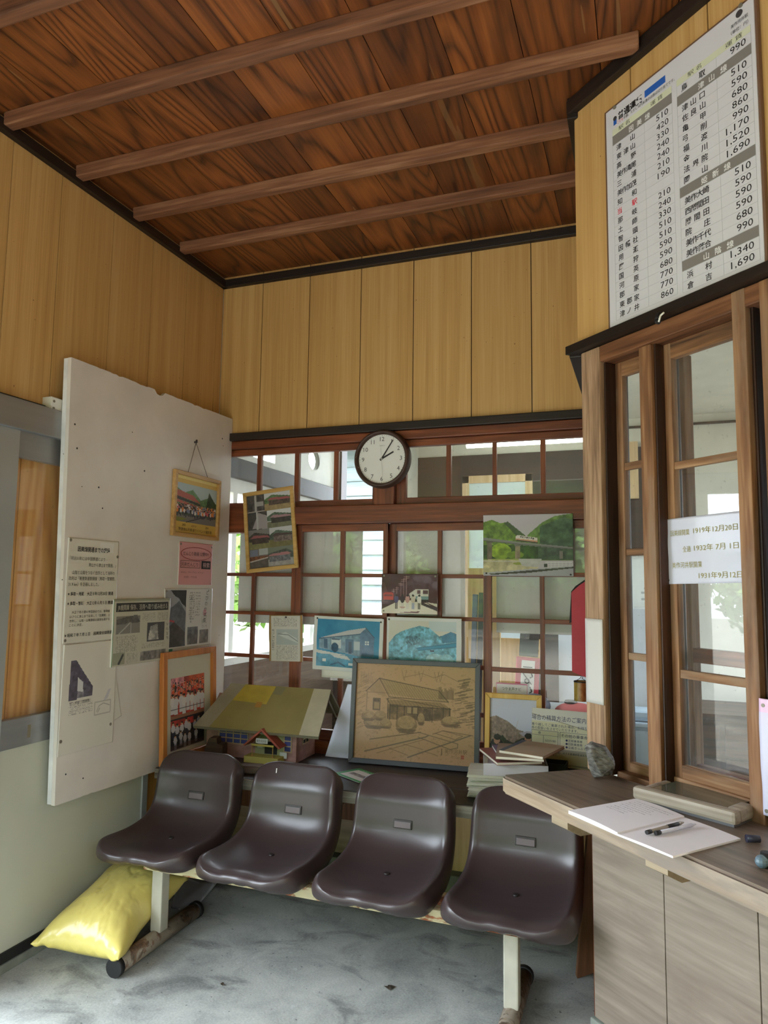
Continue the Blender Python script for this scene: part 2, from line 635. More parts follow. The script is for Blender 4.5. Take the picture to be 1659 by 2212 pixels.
SHELF = wood('shelf_dark_wood', (22, 18, 16), (42, 35, 31), (66, 56, 50), 'x', rough=.42)
SHELFEDGE = wood('shelf_worn_edge', (60, 50, 44), (150, 142, 132), (196, 190, 180), 'x', rough=.7, grain=7)
PLYPANEL = wood('counter_plywood', (98, 84, 73), (128, 115, 102), (148, 135, 121), 'x', rough=.6, grain=7, fine=50, wear=(112, 98, 86))
BROWNPLANK = wood('brown_plank', (70, 44, 28), (104, 68, 44), (136, 94, 64), 'z', rough=.6)
ORANGEPLANK = wood('orange_planks', (206, 142, 68), (230, 172, 94), (242, 194, 122), 'z', rough=.4, rings=3.0)
GLASS = glassmat('window_glass')
GLASSD = glassmat('dusty_glass', dirt=.07)
PRINT, LAMI, FRAMEGL = printmat('printed_paper'), printmat('laminated_print', .4, .25), printmat('print_behind_glass', .4, .35)
WHITEBOARD = plain('white_painted_board', (214, 206, 198), .55, .04, 4, bmp=.02)
WHITE = plain('white_paint', (222, 222, 214), .6, .03)
OFFWALL = plain('office_white_wall', (214, 212, 200), .7, .03)
LOWPANEL = plain('pale_green_panel', (184, 184, 168), .5, .03, 2)
ALU = plain('aluminium', (150, 150, 150), .38, .04, 3, (.1, .1, 6), metal=.55)
ALUL = plain('pale_aluminium', (168, 170, 168), .4, .03, 3, metal=.4)
BLACK = plain('black_ink', (22, 20, 22), .6, .05)
INK = plain('grey_ink', (60, 58, 60), .6, .05)
OLIVE = plain('olive_ink', (150, 140, 74), .6, .05)
REDINK = plain('red_ink', (208, 44, 66), .6, .05)
NAVY = plain('navy_ink', (38, 44, 92), .6, .05)
WHITEINK = plain('white_ink', (226, 226, 226), .6, .02)
CHAIR = plain('brown_moulded_plastic', (60, 49, 50), .33, .04, 3, spec=.5, coat=.05)
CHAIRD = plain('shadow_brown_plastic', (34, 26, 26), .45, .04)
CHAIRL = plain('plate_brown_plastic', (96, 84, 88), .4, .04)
CONC = plain('concrete_base', (118, 122, 114), .8, .15, 12, bmp=.2)
TACK = plain('dark_tack', (36, 30, 30), .35, .05)
BRASS = plain('dull_tack', (128, 122, 108), .4, .1, metal=.3)
# ------------------------------------------------------------------ the room
boxf = lambda name, m, *a, **k: struct(name, (lambda bm: (box(bm, *a, **k), bm)[1])(B()), m)
boxf('floor', FLOOR, -2.47, 2.7, -2.4, 6.1, -0.12, 0.0)


def boards(name, us, z0, z1, mk, depth, backing, mats, seed=1, gap=.005):
    """a wall face of vertical boards: mk(u0,u1,y0,y1,z0,z1) gives the six box bounds"""
    bm = B()
    r = random.Random(seed)
    vals = []
    for a, b in zip(us, us[1:]):
        n0 = len(bm.faces)
        box(bm, *mk(a + gap / 2, b - gap / 2, 0.0, depth, z0, z1))
        vals += [r.random()] * (len(bm.faces) - n0)
    n0 = len(bm.faces)
    box(bm, *mk(us[0], us[-1], depth * .6, depth + backing, z0, z1), mi=1)
    vals += [0.0] * (len(bm.faces) - n0)
    o = struct(name, bm, mats)
    at_ = o.data.attributes.new('plank', 'FLOAT', 'FACE')
    at_.data.foreach_set('value', vals)
    return o


GROOVE = plain('dark_seam', (34, 22, 14), .7, .1)
# left wall: yellow boards above, planks below, doorway to the street
ys = [-2.3, -2.0, -1.7, -1.4, -1.1, -.8, -.5, -.2, .1, .4, .7, 1.0, 1.3, 1.6, 1.74, 2.032, 2.291, 2.616, 2.912, 3.205, 3.5, 3.57]
boards('wall_left', ys, 2.225, 3.34, lambda u0, u1, d0, d1, z0, z1: (XL - d1, XL - d0, u0, u1, z0, z1), .012, .08, [PANEL, GROOVE], 3)
o = boards('wall_left_lower', [2.03, 2.2, 2.42, 2.64, 2.86, 3.08, 3.3, 3.57], 0, 2.225, lambda u0, u1, d0, d1, z0, z1: (XL - .035 - d1, XL - .035 - d0, u0, u1, z0, z1), .012, .05, [ORANGEPLANK, GROOVE], 4)
boxf('wall_left_near', OFFWALL, XL - .1, XL, -2.3, -1.6, 0, 2.225)
boxf('baseboard_left', CONC, XL - .03, XL + .035, 2.03, 3.57, 0, .035, bev=.004)
# back wall above the lattice
boxf('wall_corner', OFFWALL, -2.47, -2.372, 3.572, 3.66, 0, 3.34)
xs = [-2.37, -2.097, -1.787, -1.467, -1.157, -.835, -.521, -.2]
boards('wall_back', xs, 2.362, 3.34, lambda u0, u1, d0, d1, z0, z1: (u0, u1, YB + d0, YB + d1, z0, z1), .012, .08, [PANEL, GROOVE], 5)
# front wall round the wide opening, right wall, return wall of the ticket office
bm = B()
box(bm, -2.47, .85, -2.4, -2.3, 2.9, 3.34)
box(bm, -2.47, -2.3, -2.4, -2.3, 0, 2.9)
box(bm, .7, .85, -2.4, -2.3, 0, 2.9)
struct('wall_front', bm, OFFWALL)
bm = B()
box(bm, .76, .85, -2.3, 1.7, 2.4, 3.34)
box(bm, .76, .85, -2.3, -2.2, 0, 2.4)
box(bm, .76, .85, .2, 1.7, 0, 2.4)
struct('wall_right', bm, PANEL)  # the open gap in it is added to light the left wall
boxf('wall_return', OFFWALL, -.17, -.13, 2.63, 3.57, 0, 3.34)
boxf('wall_return_panel', PANEL, -.199, -.171, 2.63, 3.57, 2.36, 3.34)
boxf('wall_return_lower', LATZ, -.199, -.171, 2.7, 3.53, 0, 2.34)
# ceiling of cedar boards and its beams
bm = B()
cx = [-2.37 + .0, -2.1, -1.85, -1.6, -1.36, -1.11, -.855, -.61, -.36, -.11, .14, .4, .62, .76]
vals = []
r_ = random.Random(9)
for a, b in zip(cx, cx[1:]):
    n0 = len(bm.faces)
    box(bm, a + .0015, b - .0015, -2.3, 3.57, 3.34, 3.352)
    vals += [r_.random()] * (len(bm.faces) - n0)
n0 = len(bm.faces)
box(bm, -3.4, 3.0, -3.5, 6.2, 3.36, 3.42, mi=1)  # unseen roof slab with eaves, added to stop light leaking in
vals += [0.0] * (len(bm.faces) - n0)
o = struct('ceiling', bm, [CEIL, GROOVE])
o.data.attributes.new('plank', 'FLOAT', 'FACE').data.foreach_set('value', vals)
for i, y in enumerate((-1.83, -1.44, -1.06, -.68, -.3, .07, .45, .83, 1.2, 1.58, 2.0, 2.385, 2.765, 3.14)):
    bm = B()
    x1 = .74 if y < 1.6 else min(.74, -.19 + (2.6 - y) / math.tan(A)) - .02 if y < 2.6 else -.21
    box(bm, -2.345, x1, y - .048, y, 3.287, 3.3405, bev=.006)
    for v in bm.verts: v.co.y += .004 * math.sin(v.co.x * 3.1 + i)
    trim(bm, BEAM)
trimbox(BLACKWOODY, XL, XL + .03, -2.3, 3.57, 3.268, 3.315)           # dark moulding round the ceiling
trimbox(BLACKWOOD, XL, -.2, YB - .03, YB, 3.268, 3.315)
trimbox(BLACKWOODY, -.24, -.2, 2.6, YB - .03, 3.255, 3.34)

# ------------------------------------------------------------------ lattice wall
trimbox(BLACKWOOD, XL, -.2, 3.535, 3.66, 2.322, 2.366)
trimbox(LATX, XL, -.2, 3.56, 3.66, 2.275, 2.322)
trimbox(LATX, -1.84, -.2, 3.535, 3.66, 1.824, 1.922)
trimbox(LATX, XL, -1.84, 3.575, 3.66, 1.785, 1.93)
trimbox(LATZ, -1.366, -1.252, 3.55, 3.66, 1.922, 2.275)
trimbox(LATX, XL, -.2, 3.535, 3.66, .6, .665)
_wn = [0]


def window(y0, y1, x0, x1, z0, z1, stiles, bars, rails, rows, label=None, mx=LATX, mz=LATZ, gl=GLASSD, root=None, bev=.003):
    """a glazed sash: stiles and upright bars as x ranges, rails and cross bars as z ranges; each pane its own part"""
    _wn[0] += 1
    w = thing('window_%d' % _wn[0], label, 'window' if label else None, ((x0 + x1) / 2, (y0 + y1) / 2, z0) if root is None else root[0], (0, 0, 0) if root is None else (0, 0, root[1]), kind='structure')
    ox, oy, oz = ((x0 + x1) / 2, (y0 + y1) / 2, z0) if root is None else (0, 0, 0)
    for a, b in stiles:
        bm = B(); box(bm, a - ox, b - ox, y0 - oy, y1 - oy, z0 - oz, z1 - oz, bev=bev); obj('stile', bm, mz, w)
    for a, b in rails:
        bm = B(); box(bm, x0 - ox, x1 - ox, y0 + .001 - oy, y1 - .001 - oy, a - oz, b - oz, bev=bev); obj('rail', bm, mx, w)
    ym = (y0 + y1) / 2
    for a, b in bars:
        bm = B(); box(bm, a - ox, b - ox, y0 + .003 - oy, y1 - .003 - oy, z0 - oz, z1 - oz, bev=bev); obj('glazing_bar', bm, mz, w)
    for a, b in rows:
        bm = B(); box(bm, x0 - ox, x1 - ox, y0 + .004 - oy, y1 - .004 - oy, a - oz, b - oz, bev=bev); obj('glazing_bar', bm, mx, w)
    ux = sorted([(x0, x0)] * 0 + list(stiles) + list(bars))
    uz = sorted(list(rails) + list(rows))
    for (a0, a1), (b0, b1) in zip(ux, ux[1:]):
        for (c0, c1), (d0, d1) in zip(uz, uz[1:]):
            bm = B(); box(bm, a1 - .004 - ox, b0 + .004 - ox, ym - .0015 - oy, ym + .0015 - oy, c1 - .004 - oz, d0 + .004 - oz)
            obj('pane', bm, gl, w)
    return w


tz = [(1.925, 1.961), (2.236, 2.274)]
window(3.585, 3.615, -2.37, -1.368, 1.924, 2.275, [(-2.37, -2.335), (-1.388, -1.368)], [(-2.111, -2.083), (-1.867, -1.838), (-1.622, -1.594)], tz, [])
window(3.585, 3.615, -1.25, -.2, 1.924, 2.275, [(-1.25, -1.195), (-.225, -.2)], [(-.974, -.948), (-.729, -.707), (-.485, -.46)], tz, [])
R4 = [(1.534, 1.554), (1.316, 1.336), (1.074, 1.096), (.84, .862)]
R4r = [(1.545, 1.566), (1.316, 1.338), (1.074, 1.096), (.84, .862)]
sz = [(.666, .72), (1.783, 1.823)]
window(3.594, 3.62, -2.37, -1.838, .666, 1.823, [(-2.37, -2.335), (-1.872, -1.838)], [(-2.13, -2.106)], sz, R4)
window(3.562, 3.588, -1.834, -1.286, .666, 1.823, [(-1.834, -1.794), (-1.314, -1.286)], [(-1.564, -1.538)], sz, R4)
window(3.594, 3.62, -1.29, -.74, .666, 1.823, [(-1.29, -1.249), (-.778, -.742)], [(-1.022, -.999)], sz, R4)
window(3.562, 3.588, -.768, -.2, .666, 1.823, [(-.768, -.73), (-.235, -.2)], [(-.491, -.469)], sz, R4r)
# wall below the lattice
YELLOWPLY = wood('yellow_plywood', (176, 140, 84), (206, 172, 112), (222, 192, 136), 'z', rough=.5, grain=5, bmp=.05)
GREYPLY = wood('grey_plywood', (120, 104, 84), (150, 132, 108), (172, 154, 130), 'x', rough=.6, grain=6, bmp=.05)
bm = B()
box(bm, XL, -.98, YB, YB + .08, 0, .61)
box(bm, -.98, -.2, YB - .006, YB + .08, 0, .61, mi=1)
struct('wall_back_lower', bm, [GREYPLY, YELLOWPLY])
trimbox(BROWNPLANK, XL, -.985, YB - .008, YB, .27, .36)
bm = B()
box(bm, XL, -.2, YB - .07, YB, 0, .1, bev=.006)
struct('baseboard_back', bm, CONC)

# ------------------------------------------------------------------ ticket wall
def tick(o):
    o.location = FR['tick'][0]
    o.rotation_euler = (0, 0, -A)
    return o


def ttrim(m, *a, bev=.004):
    return tick(trimbox(m, *a, bev=bev))


o = boards('wall_ticket', [-.026, .255, .565, .875, 1.3], 2.37, 3.34, lambda u0, u1, d0, d1, z0, z1: (u0, u1, d0, d1, z0, z1), .012, .05, [PANEL, GROOVE], 6)
tick(o)
ttrim(BLACKWOOD, -.035, 1.3, -.03, .0, 3.275, 3.33)
bm = B()
prism(bm, [(-.045, -.04), (1.3, -.04), (1.3, .06), (-.03, .06)], 'z', 2.342, 2.372)
tick(trim(bm, BLACKWOOD))
trimbox(BLACKWOODY, -.245, -.2, 2.62, 3.53, 2.335, 2.366)
ttrim(HEADX, .091, 1.3, -.006, .11, 2.284, 2.34)
ttrim(WEATHZ, .0, .091, -.008, .12, .88, 2.34, bev=.006)
ttrim(DARKZ, .091, .099, .012, .12, .88, 2.284)  # dark strip paints shade onto the post's right side
ttrim(WORNZ, .262, .313, .0, .12, .885, 2.284)
ttrim(DARKZ, .313, .321, .012, .12, .885, 2.284)  # shaded right side of the mullion, put into the wood colour
ttrim(WORNZ, .614, .657, -.008, .12, .885, 2.34)
ttrim(DARKZ, .657, .667, .012, .12, .885, 2.34)  # right side of this post darkened by colour as shade
ttrim(WORNZ, .70, .80, -.008, .12, .885, 2.34)
tick(boxf('wall_ticket_near', OFFWALL, .8, 1.3, 0.0, .06, .885, 2.34))
ttrim(WORNX, .099, .262, .03, .12, .87, .893)
TR = (FR['tick'][0], -A)
window(.06, .085, .085, .32, .893, 2.284, [(.085, .128), (.28, .32)], [], [(.893, .925), (2.232, 2.284)], [(1.90, 1.926), (1.606, 1.63), (1.258, 1.282)], mx=WORNX, mz=WORNZ, gl=GLASS, root=TR)
window(.05, .078, .303, .66, .926, 2.284, [(.303, .347), (.62, .66)], [], [(.926, .965), (2.232, 2.284)], [(1.872, 1.896), (1.224, 1.250)], mx=WORNX, mz=WORNZ, gl=GLASS, root=TR)
ttrim(WORNX, .30, .612, .044, .082, .894, .927, bev=.005)
INNER = wood('inner_brown_rail', (70, 36, 18), (122, 68, 38), (156, 96, 60), 'x', rough=.45)
ttrim(INNER, .25, .72, .17, .2, 1.262, 1.308)
ttrim(INNER, .25, .72, .17, .2, .895, .945)
ttrim(WORNZ, .25, .30, .165, .205, .885, 2.28)
# wall below the counter, its concrete foot
bm = B()
for a, b in ((.01, .309), (.312, .618), (.621, 1.3)): box(bm, a, b, 0, .02, .09, .84, bev=.002)
box(bm, .012, 1.3, .01, .06, .09, .84, mi=1)
tick(struct('wall_counter', bm, [PLYPANEL, GROOVE]))
tick(boxf('baseboard_counter', CONC, .0, 1.3, -.012, .06, 0, .088, bev=.005))
boxf('wall_counter_side', BROWNPLANK, -.185, -.14, 2.66, 3.57, 0, .84)

# ------------------------------------------------------------------ ticket office and annex behind the glass
GW = wood('brown_office_boards', (30, 20, 14), (52, 34, 24), (72, 50, 36), 'x', rough=.6, grain=4)
bm = B()
prism(bm, [(-2.42, 3.67), (-.125, 3.67), (-.125, 2.78), (.86, 1.75), (2.64, 1.75), (2.64, 6.0), (-2.42, 6.0)], 'z', 2.86, 2.9)
struct('ceiling_office', bm, OFFWALL)
bm = B()
box(bm, -1.93, 2.64, 6.0, 6.1, 0, 2.9)
struct('wall_office_back', bm, OFFWALL)
boxf('wall_office_boards', GW, -1.93, .06, 5.97, 6.0, 0, 2.62)
trimbox(DARKZ, -1.95, 2.64, 5.96, 6.0, 2.775, 2.79)
boxf('wall_office_near', OFFWALL, .85, 2.64, 1.66, 1.74, 0, 2.9)
bm = B()
box(bm, 2.64, 2.72, 1.66, 4.1, 0, 2.9)
box(bm, 2.64, 2.72, 5.5, 6.1, 0, 2.9)
box(bm, 2.64, 2.72, 4.1, 5.5, 0, .7)
box(bm, 2.64, 2.72, 4.1, 5.5, 2.5, 2.9)
struct('wall_office_right', bm, OFFWALL)  # its window gap is added to brighten the office
# annex side wall: boards below, white framed openings, a dark beam, an oval hole in the white wall above
AB = wood('annex_boards', (70, 54, 44), (104, 84, 70), (132, 110, 94), 'y', rough=.7, grain=5)
boxf('wall_annex_lower', AB, -2.47, -2.41, 3.6, 5.4, 0, 1.0)
trimbox(WHITE, -2.47, -2.36, 3.6, 5.4, 1.0, 1.045)
trimbox(BLACKWOODY, -2.47, -2.38, 3.6, 5.4, 2.15, 2.275)
bm = B()
box(bm, -2.46, -2.42, 3.6, 5.4, 2.06, 2.15)
for y in (3.6, 3.82, 4.38, 4.95, 5.36): box(bm, -2.46, -2.41, y, y + .05, 1.045, 2.06)
struct('trim_annex_frame', bm, WHITE)
bm = B()
bmesh.ops.create_grid(bm, x_segments=1, y_segments=1, size=.5)
bm.free()
bm = B()                                          # white upper wall with the oval hole
ring = [(4.98 + .10 * math.cos(t), 2.46 + .08 * math.sin(t)) for t in np.linspace(0, 2 * PI, 33)[:-1]]
outer = []
for t in np.linspace(0, 2 * PI, 33)[:-1]:
    c, s_ = math.cos(t), math.sin(t)
    k = 1 / max(abs(c), abs(s_))
    outer.append((4.9 + .5 * c * k, 2.575 + .285 * s_ * k))
for x in (-2.46, -2.42):
    a = [bm.verts.new((x, *p)) for p in ring]
    b = [bm.verts.new((x, *p)) for p in outer]
    for i in range(32): bm.faces.new([a[i], a[(i + 1) % 32], b[(i + 1) % 32], b[i]])
box(bm, -2.46, -2.41, 4.34, 4.41, 2.29, 2.86)
box(bm, -2.46, -2.40, 3.6, 4.4, 2.275, 2.32)
struct('wall_annex_upper', bm, WHITE)
trimbox(DARKZ, -2.47, -2.37, 5.4, 5.52, 0, 2.86)
boxf('wall_annex_low_end', AB, -2.37, -1.93, 5.46, 5.5, 0, 1.16)
boxf('wall_annex_end', OFFWALL, -1.95, -1.88, 5.6, 6.0, 0, 2.86)

# ------------------------------------------------------------------ outdoors
GRAVEL = plain('pale_gravel', (128, 124, 114), .9, .14, 3)
bm = B()
box(bm, -40, 40, -40, 40, -.4, -.13)
struct('ground_outside', bm, GRAVEL)
HILLG = plain('blocker_hill_green', (46, 62, 30), .9, .5, 1.2, bmp=.4)
bm = B()
for i, (yy, hh) in enumerate(((-19, 7.5), (-24, 11))):
    top_ = [(x, hh + 1.4 * math.sin(x * .31 + i) + .7 * math.sin(x * .83)) for x in range(-36, 37, 2)]
    prism(bm, [(-36, -.3)] + [(36, -.3)] + top_[::-1], 'y', yy - 3, yy)
struct('sky_blocking_hill', bm, HILLG)  # unseen hill added behind the camera to dim reflections in the lattice glass
LEAF = plain('green_leaves', (104, 138, 58), .6, .35, 4)
BARK = plain('bark', (84, 66, 50), .8, .15)
lr = np.random.default_rng(5)


def foliage(n, rx, ry, rz, size):
    V, F = [], []
    blobs = [(lr.normal(0, .42, 3), lr.uniform(.35, .6)) for _ in range(11)]
    for i in range(n):
        c, r = blobs[lr.integers(11)]
        d = lr.normal(size=3)
        d /= np.linalg.norm(d)
        p = (c + d * r * lr.uniform(.75, 1.05)) * (rx, ry, rz)
        a = lr.normal(size=3)
        a /= np.linalg.norm(a)
        b = np.cross(a, d)
        b /= np.linalg.norm(b) + 1e-6
        a2, b2 = a * size * lr.uniform(.6, 1.2), b * size * lr.uniform(.5, .9)
        k = len(V)
        V += [tuple(p - a2), tuple(p + b2), tuple(p + a2), tuple(p - b2)]
        F.append((k, k + 1, k + 2, k + 3))
    return V, [], F


def shrub(loc, sc, label, name='shrub', src=None):
    t = thing(name, label, name, loc, (0, 0, lr.uniform(0, 6)), 'shrubs and trees outdoors')
    f = obj('foliage', foliage(3200, 1, 1, .9, .075), LEAF, t)
    f.location.z = 1.35
    bm = B()
    cyl(bm, (0, 0, -.35), (0, 0, 1.3), .09, .05, 10)
    obj('trunk', bm, BARK, t)
    t.scale = (sc, sc, sc)
    return t


def copy_tree(o, parent=None):
    c = o.copy()
    COL.objects.link(c)
    if parent: c.parent = parent
    for ch in list(o.children): copy_tree(ch, c)
    return c


sh = shrub((-5.6, 4.1, -.13), 1.0, 'green shrub seen through the white framed annex window nearest the white notice board')
for (x, y, sc, lb) in ((-8.0, 8.2, 1.3, 'green tree seen beyond the annex window sill behind the newspaper cutting'), (-6.4, 12.0, 1.4, 'green tree beside the pale siding, seen between lattice bars'),
                       (-11.5, 4.0, 2.0, 'tall green tree behind the annex, seen over its dark beam'), (-13.5, 11.5, 2.4, 'large tree farthest behind the annex windows'),
                       (-9.0, -.4, 1.2, 'leafy tree across the road, mirrored in the ticket window'), (-10.6, -5.2, 1.6, 'round tree across the road outside the street door'),
                       (-3.2, -15, 2.2, 'tree standing beyond the platform behind the camera'), (2.0, -16, 2.5, 'wide tree beyond the platform tracks'), (-8.0, -14, 2.4, 'tree at the end of the platform')):
    c = copy_tree(sh)
    c.location = (x, y, -.13)
    c.scale = (sc, sc, sc)
    c.rotation_euler.z = x
    c['label'] = lb
SIDING = wood('pale_siding', (104, 118, 122), (128, 142, 146), (150, 160, 162), 'x', rough=.7, grain=5)
t = thing('siding_building', 'pale weatherboarded building outside, seen through the lattice', 'building', (-3.1, 8.0, -.13))
bm = B()
for i in range(19):
    z = .0 + i * .18
    prism(bm, [(-.02, z), (.03, z), (.03, z + .18), (.0, z + .18)], 'x', -.75, .75)
box(bm, -.75, .75, .03, 3, 0, 3.42)
obj('wall', bm, SIDING, t)
bm = B(); box(bm, .52, .6, -.05, 0, 0, 3.42); obj('corner_post', bm, WHITE, t)
bm = B(); prism(bm, [(-.5, 3.3), (3.2, 4.4), (3.2, 4.5), (-.5, 3.4)], 'x', -.9, .9); obj('roof', bm, plain('grey_roof', (110, 100, 96)), t)
# ------------------------------------------------------------------ bench of four moulded seats
def seat_mesh():
    prof = [(-.274, -.012), (-.268, -.004), (-.254, .001), (-.225, .003), (-.19, -.002), (-.12, -.010), (-.05, -.012), (.01, -.008), (.06, .002), (.10, .020), (.132, .048),
            (.152, .085), (.162, .125), (.166, .165), (.169, .200), (.172, .213), (.186, .230), (.205, .256), (.221, .278), (.231, .292)]
    wid = [.186, .190, .193, .195, .197, .197, .196, .195, .193, .191, .189, .188, .187, .186, .185, .184, .183, .182, .180, .178]
    nt_, nu = 70, 40
    P = np.array(prof)
    d = np.r_[0, np.cumsum(np.hypot(*np.diff(P, axis=0).T))]
    L = d[-1]
    s = np.linspace(0, L, nt_)
    py, pz, pw = np.interp(s, d, P[:, 0]), np.interp(s, d, P[:, 1]), np.interp(s, d, wid)
    k = np.ones(5) / 5
    sm = lambda a: np.r_[a[:2], np.convolve(a, k, 'valid'), a[-2:]]
    py, pz = sm(py), sm(pz)
    Rf, Rb = .075, .07
    q = np.where(s < Rf, Rf - np.sqrt(np.clip(Rf ** 2 - (Rf - s) ** 2, 0, None)), 0)
    q = q + np.where(L - s < Rb, Rb - np.sqrt(np.clip(Rb ** 2 - (Rb - (L - s)) ** 2, 0, None)), 0)
    hw = pw - q
    ty, tz = np.gradient(py, s), np.gradient(pz, s)
    n = np.hypot(ty, tz)
    ty, tz = ty / n, tz / n
    ny, nz = -tz, ty                                            # normal of the profile, up and forward
    u = np.linspace(-1, 1, nu)
    X = hw[:, None] * u[None]
    a = (s / L)[:, None]
    au = np.abs(X) / .21
    edge = .030 * au ** 2.6 + .012 * au ** 8
    pommel = .006 * np.exp(-(u[None] / .32) ** 2) * np.exp(-((s[:, None] - .02) / .09) ** 2)
    dip = -.003 * np.exp(-((np.abs(u[None]) - .5) / .22) ** 2) * np.exp(-((s[:, None] - .06) / .07) ** 2)
    off = edge * (1 - .35 * np.exp(-(s[:, None] / .07) ** 2)) + pommel + dip
    Y = py[:, None] + ny[:, None] * off
    Z = pz[:, None] + nz[:, None] * off
    top = np.stack([X, Y, Z], -1)
    V = [tuple(v) for v in top.reshape(-1, 3)]
    idx = np.arange(nt_ * nu).reshape(nt_, nu)
    F = [tuple(int(i) for i in f) for f in np.stack([idx[:-1, :-1], idx[:-1, 1:], idx[1:, 1:], idx[1:, :-1]], -1).reshape(-1, 4)]
    rows, cols = [], []
    loop = [(0, j) for j in range(nu)] + [(i, nu - 1) for i in range(1, nt_)] + [(nt_ - 1, j) for j in range(nu - 2, -1, -1)] + [(i, 0) for i in range(nt_ - 2, 0, -1)]
    gy = np.gradient(top, axis=0)
    gx = np.gradient(top, axis=1)
    N = np.cross(gx, gy)
    N /= np.linalg.norm(N, axis=-1, keepdims=True) + 1e-9
    lp = np.array([top[i, j] for i, j in loop])
    ln = np.array([N[i, j] for i, j in loop])
    kk = len(lp)
    for _ in range(6): ln = (np.roll(ln, 1, 0) + ln + np.roll(ln, -1, 0)) / 3
    ln /= np.linalg.norm(ln, axis=1, keepdims=True)
    tan = np.roll(lp, -2, 0) - np.roll(lp, 2, 0)
    out = np.cross(tan, ln)
    out /= np.linalg.norm(out, axis=1, keepdims=True) + 1e-9
    prev = [int(idx[i, j]) for i, j in loop]
    for o_, dn in ((.006, -.003), (.011, -.010), (.012, -.022), (.011, -.038), (.008, -.056), (.001, -.070), (-.010, -.077)):
        r = lp + out * o_ + ln * dn
        for _ in range(2): r = (np.roll(r, 1, 0) + 2 * r + np.roll(r, -1, 0)) / 4
        b = len(V)
        V += [tuple(v) for v in r]
        cur = list(range(b, b + kk))
        F += [(prev[i], cur[i], cur[(i + 1) % kk], prev[(i + 1) % kk]) for i in range(kk)]
        prev = cur
    # underside: the same surface, lowered
    und = top * np.array([.72, 1, 1]) - N * .05
    b = len(V)
    ii = np.arange(8, nt_ - 8)
    V += [tuple(v) for v in und[8:-8].reshape(-1, 3)]
    id2 = (np.arange(len(ii) * nu) + b).reshape(len(ii), nu)
    F += [tuple(int(i) for i in f) for f in np.stack([id2[:-1, :-1], id2[1:, :-1], id2[1:, 1:], id2[:-1, 1:]], -1).reshape(-1, 4)]
    me = bpy.data.meshes.new('seat_shell')
    me.from_pydata(V, [], F)
    me.polygons.foreach_set('use_smooth', [True] * len(F))
    me.materials.append(CHAIR)
    return me


BEAMRUST = rustmat('rusty_cream_paint', (206, 194, 158), (136, 74, 40), .52, 16, (.5, 1, 1))
LEGPAINT = rustmat('cream_leg_paint', (178, 174, 160), (126, 74, 44), .66, 14)
FOOTPAINT = rustmat('scuffed_foot_paint', (136, 126, 112), (98, 76, 58), .52, 12)
bench = thing('waiting_bench', 'row of four dark brown moulded plastic seats on a rusty cream metal frame', 'bench', (-1.2, 2.6, 0))
sm_ = seat_mesh()
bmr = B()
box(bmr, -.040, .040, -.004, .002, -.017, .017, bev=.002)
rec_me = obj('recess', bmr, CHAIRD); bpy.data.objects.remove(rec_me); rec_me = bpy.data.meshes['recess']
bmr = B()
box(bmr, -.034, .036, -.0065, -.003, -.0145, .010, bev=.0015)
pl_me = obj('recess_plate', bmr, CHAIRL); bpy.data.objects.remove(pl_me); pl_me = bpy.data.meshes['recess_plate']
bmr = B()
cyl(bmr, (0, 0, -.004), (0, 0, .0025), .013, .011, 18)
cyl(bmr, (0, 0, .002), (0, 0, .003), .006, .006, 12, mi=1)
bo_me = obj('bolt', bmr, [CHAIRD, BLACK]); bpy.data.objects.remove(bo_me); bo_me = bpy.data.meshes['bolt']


def lk(name, me, parent, loc, rot=(0, 0, 0)):
    o = bpy.data.objects.new(name, me)
    COL.objects.link(o)
    o.parent = parent
    o.location = loc
    o.rotation_euler = rot
    return o


for i, (x, dz, rz) in enumerate(((-1.945, .004, .03), (-1.457, .0, -.01), (-.957, .0, .0), (-.463, -.002, -.02))):
    st = lk('seat', sm_, bench, (x + 1.2, .1, .405 + dz), (.0, 0, rz))
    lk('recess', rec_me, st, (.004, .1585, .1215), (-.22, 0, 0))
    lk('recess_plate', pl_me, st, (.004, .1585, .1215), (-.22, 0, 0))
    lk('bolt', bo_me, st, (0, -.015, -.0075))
    if i == 1:
        b_ = lk('white_mark', boxo('white_mark', WHITEINK, None, -.002, .002, -.001, .001, -.011, .011).data, st, (-.105, .200, .262), (-.2, 0, .1))
        for q in list(COL.objects):
            if q.name.startswith('white_mark') and q.parent is None: bpy.data.objects.remove(q)
for y, z0, z1, h in ((2.56, .318, .362, .0), (2.655, .33, .368, 0)):
    bm = B(); box(bm, -.77, .84, y - 2.6 - .024, y - 2.6 + .024, z0, z1, bev=.008); obj('beam', bm, BEAMRUST, bench)
for x in (-1.93, -.465):
    bm = B(); box(bm, x + 1.2 - .026, x + 1.2 + .026, -.02, .032, .06, .335, bev=.006); obj('leg', bm, LEGPAINT, bench)
    bm = B(); cyl(bm, (x + 1.2, -.25, .034), (x + 1.2, .265, .034), .033, n=20); f = obj('foot', bm, FOOTPAINT, bench)
    for yy in (-.25, .265):
        bm = B(); cyl(bm, (x + 1.2, yy - .012, .034), (x + 1.2, yy + .012, .034), .0355, n=20); obj('end_cap', bm, BLACK, f)

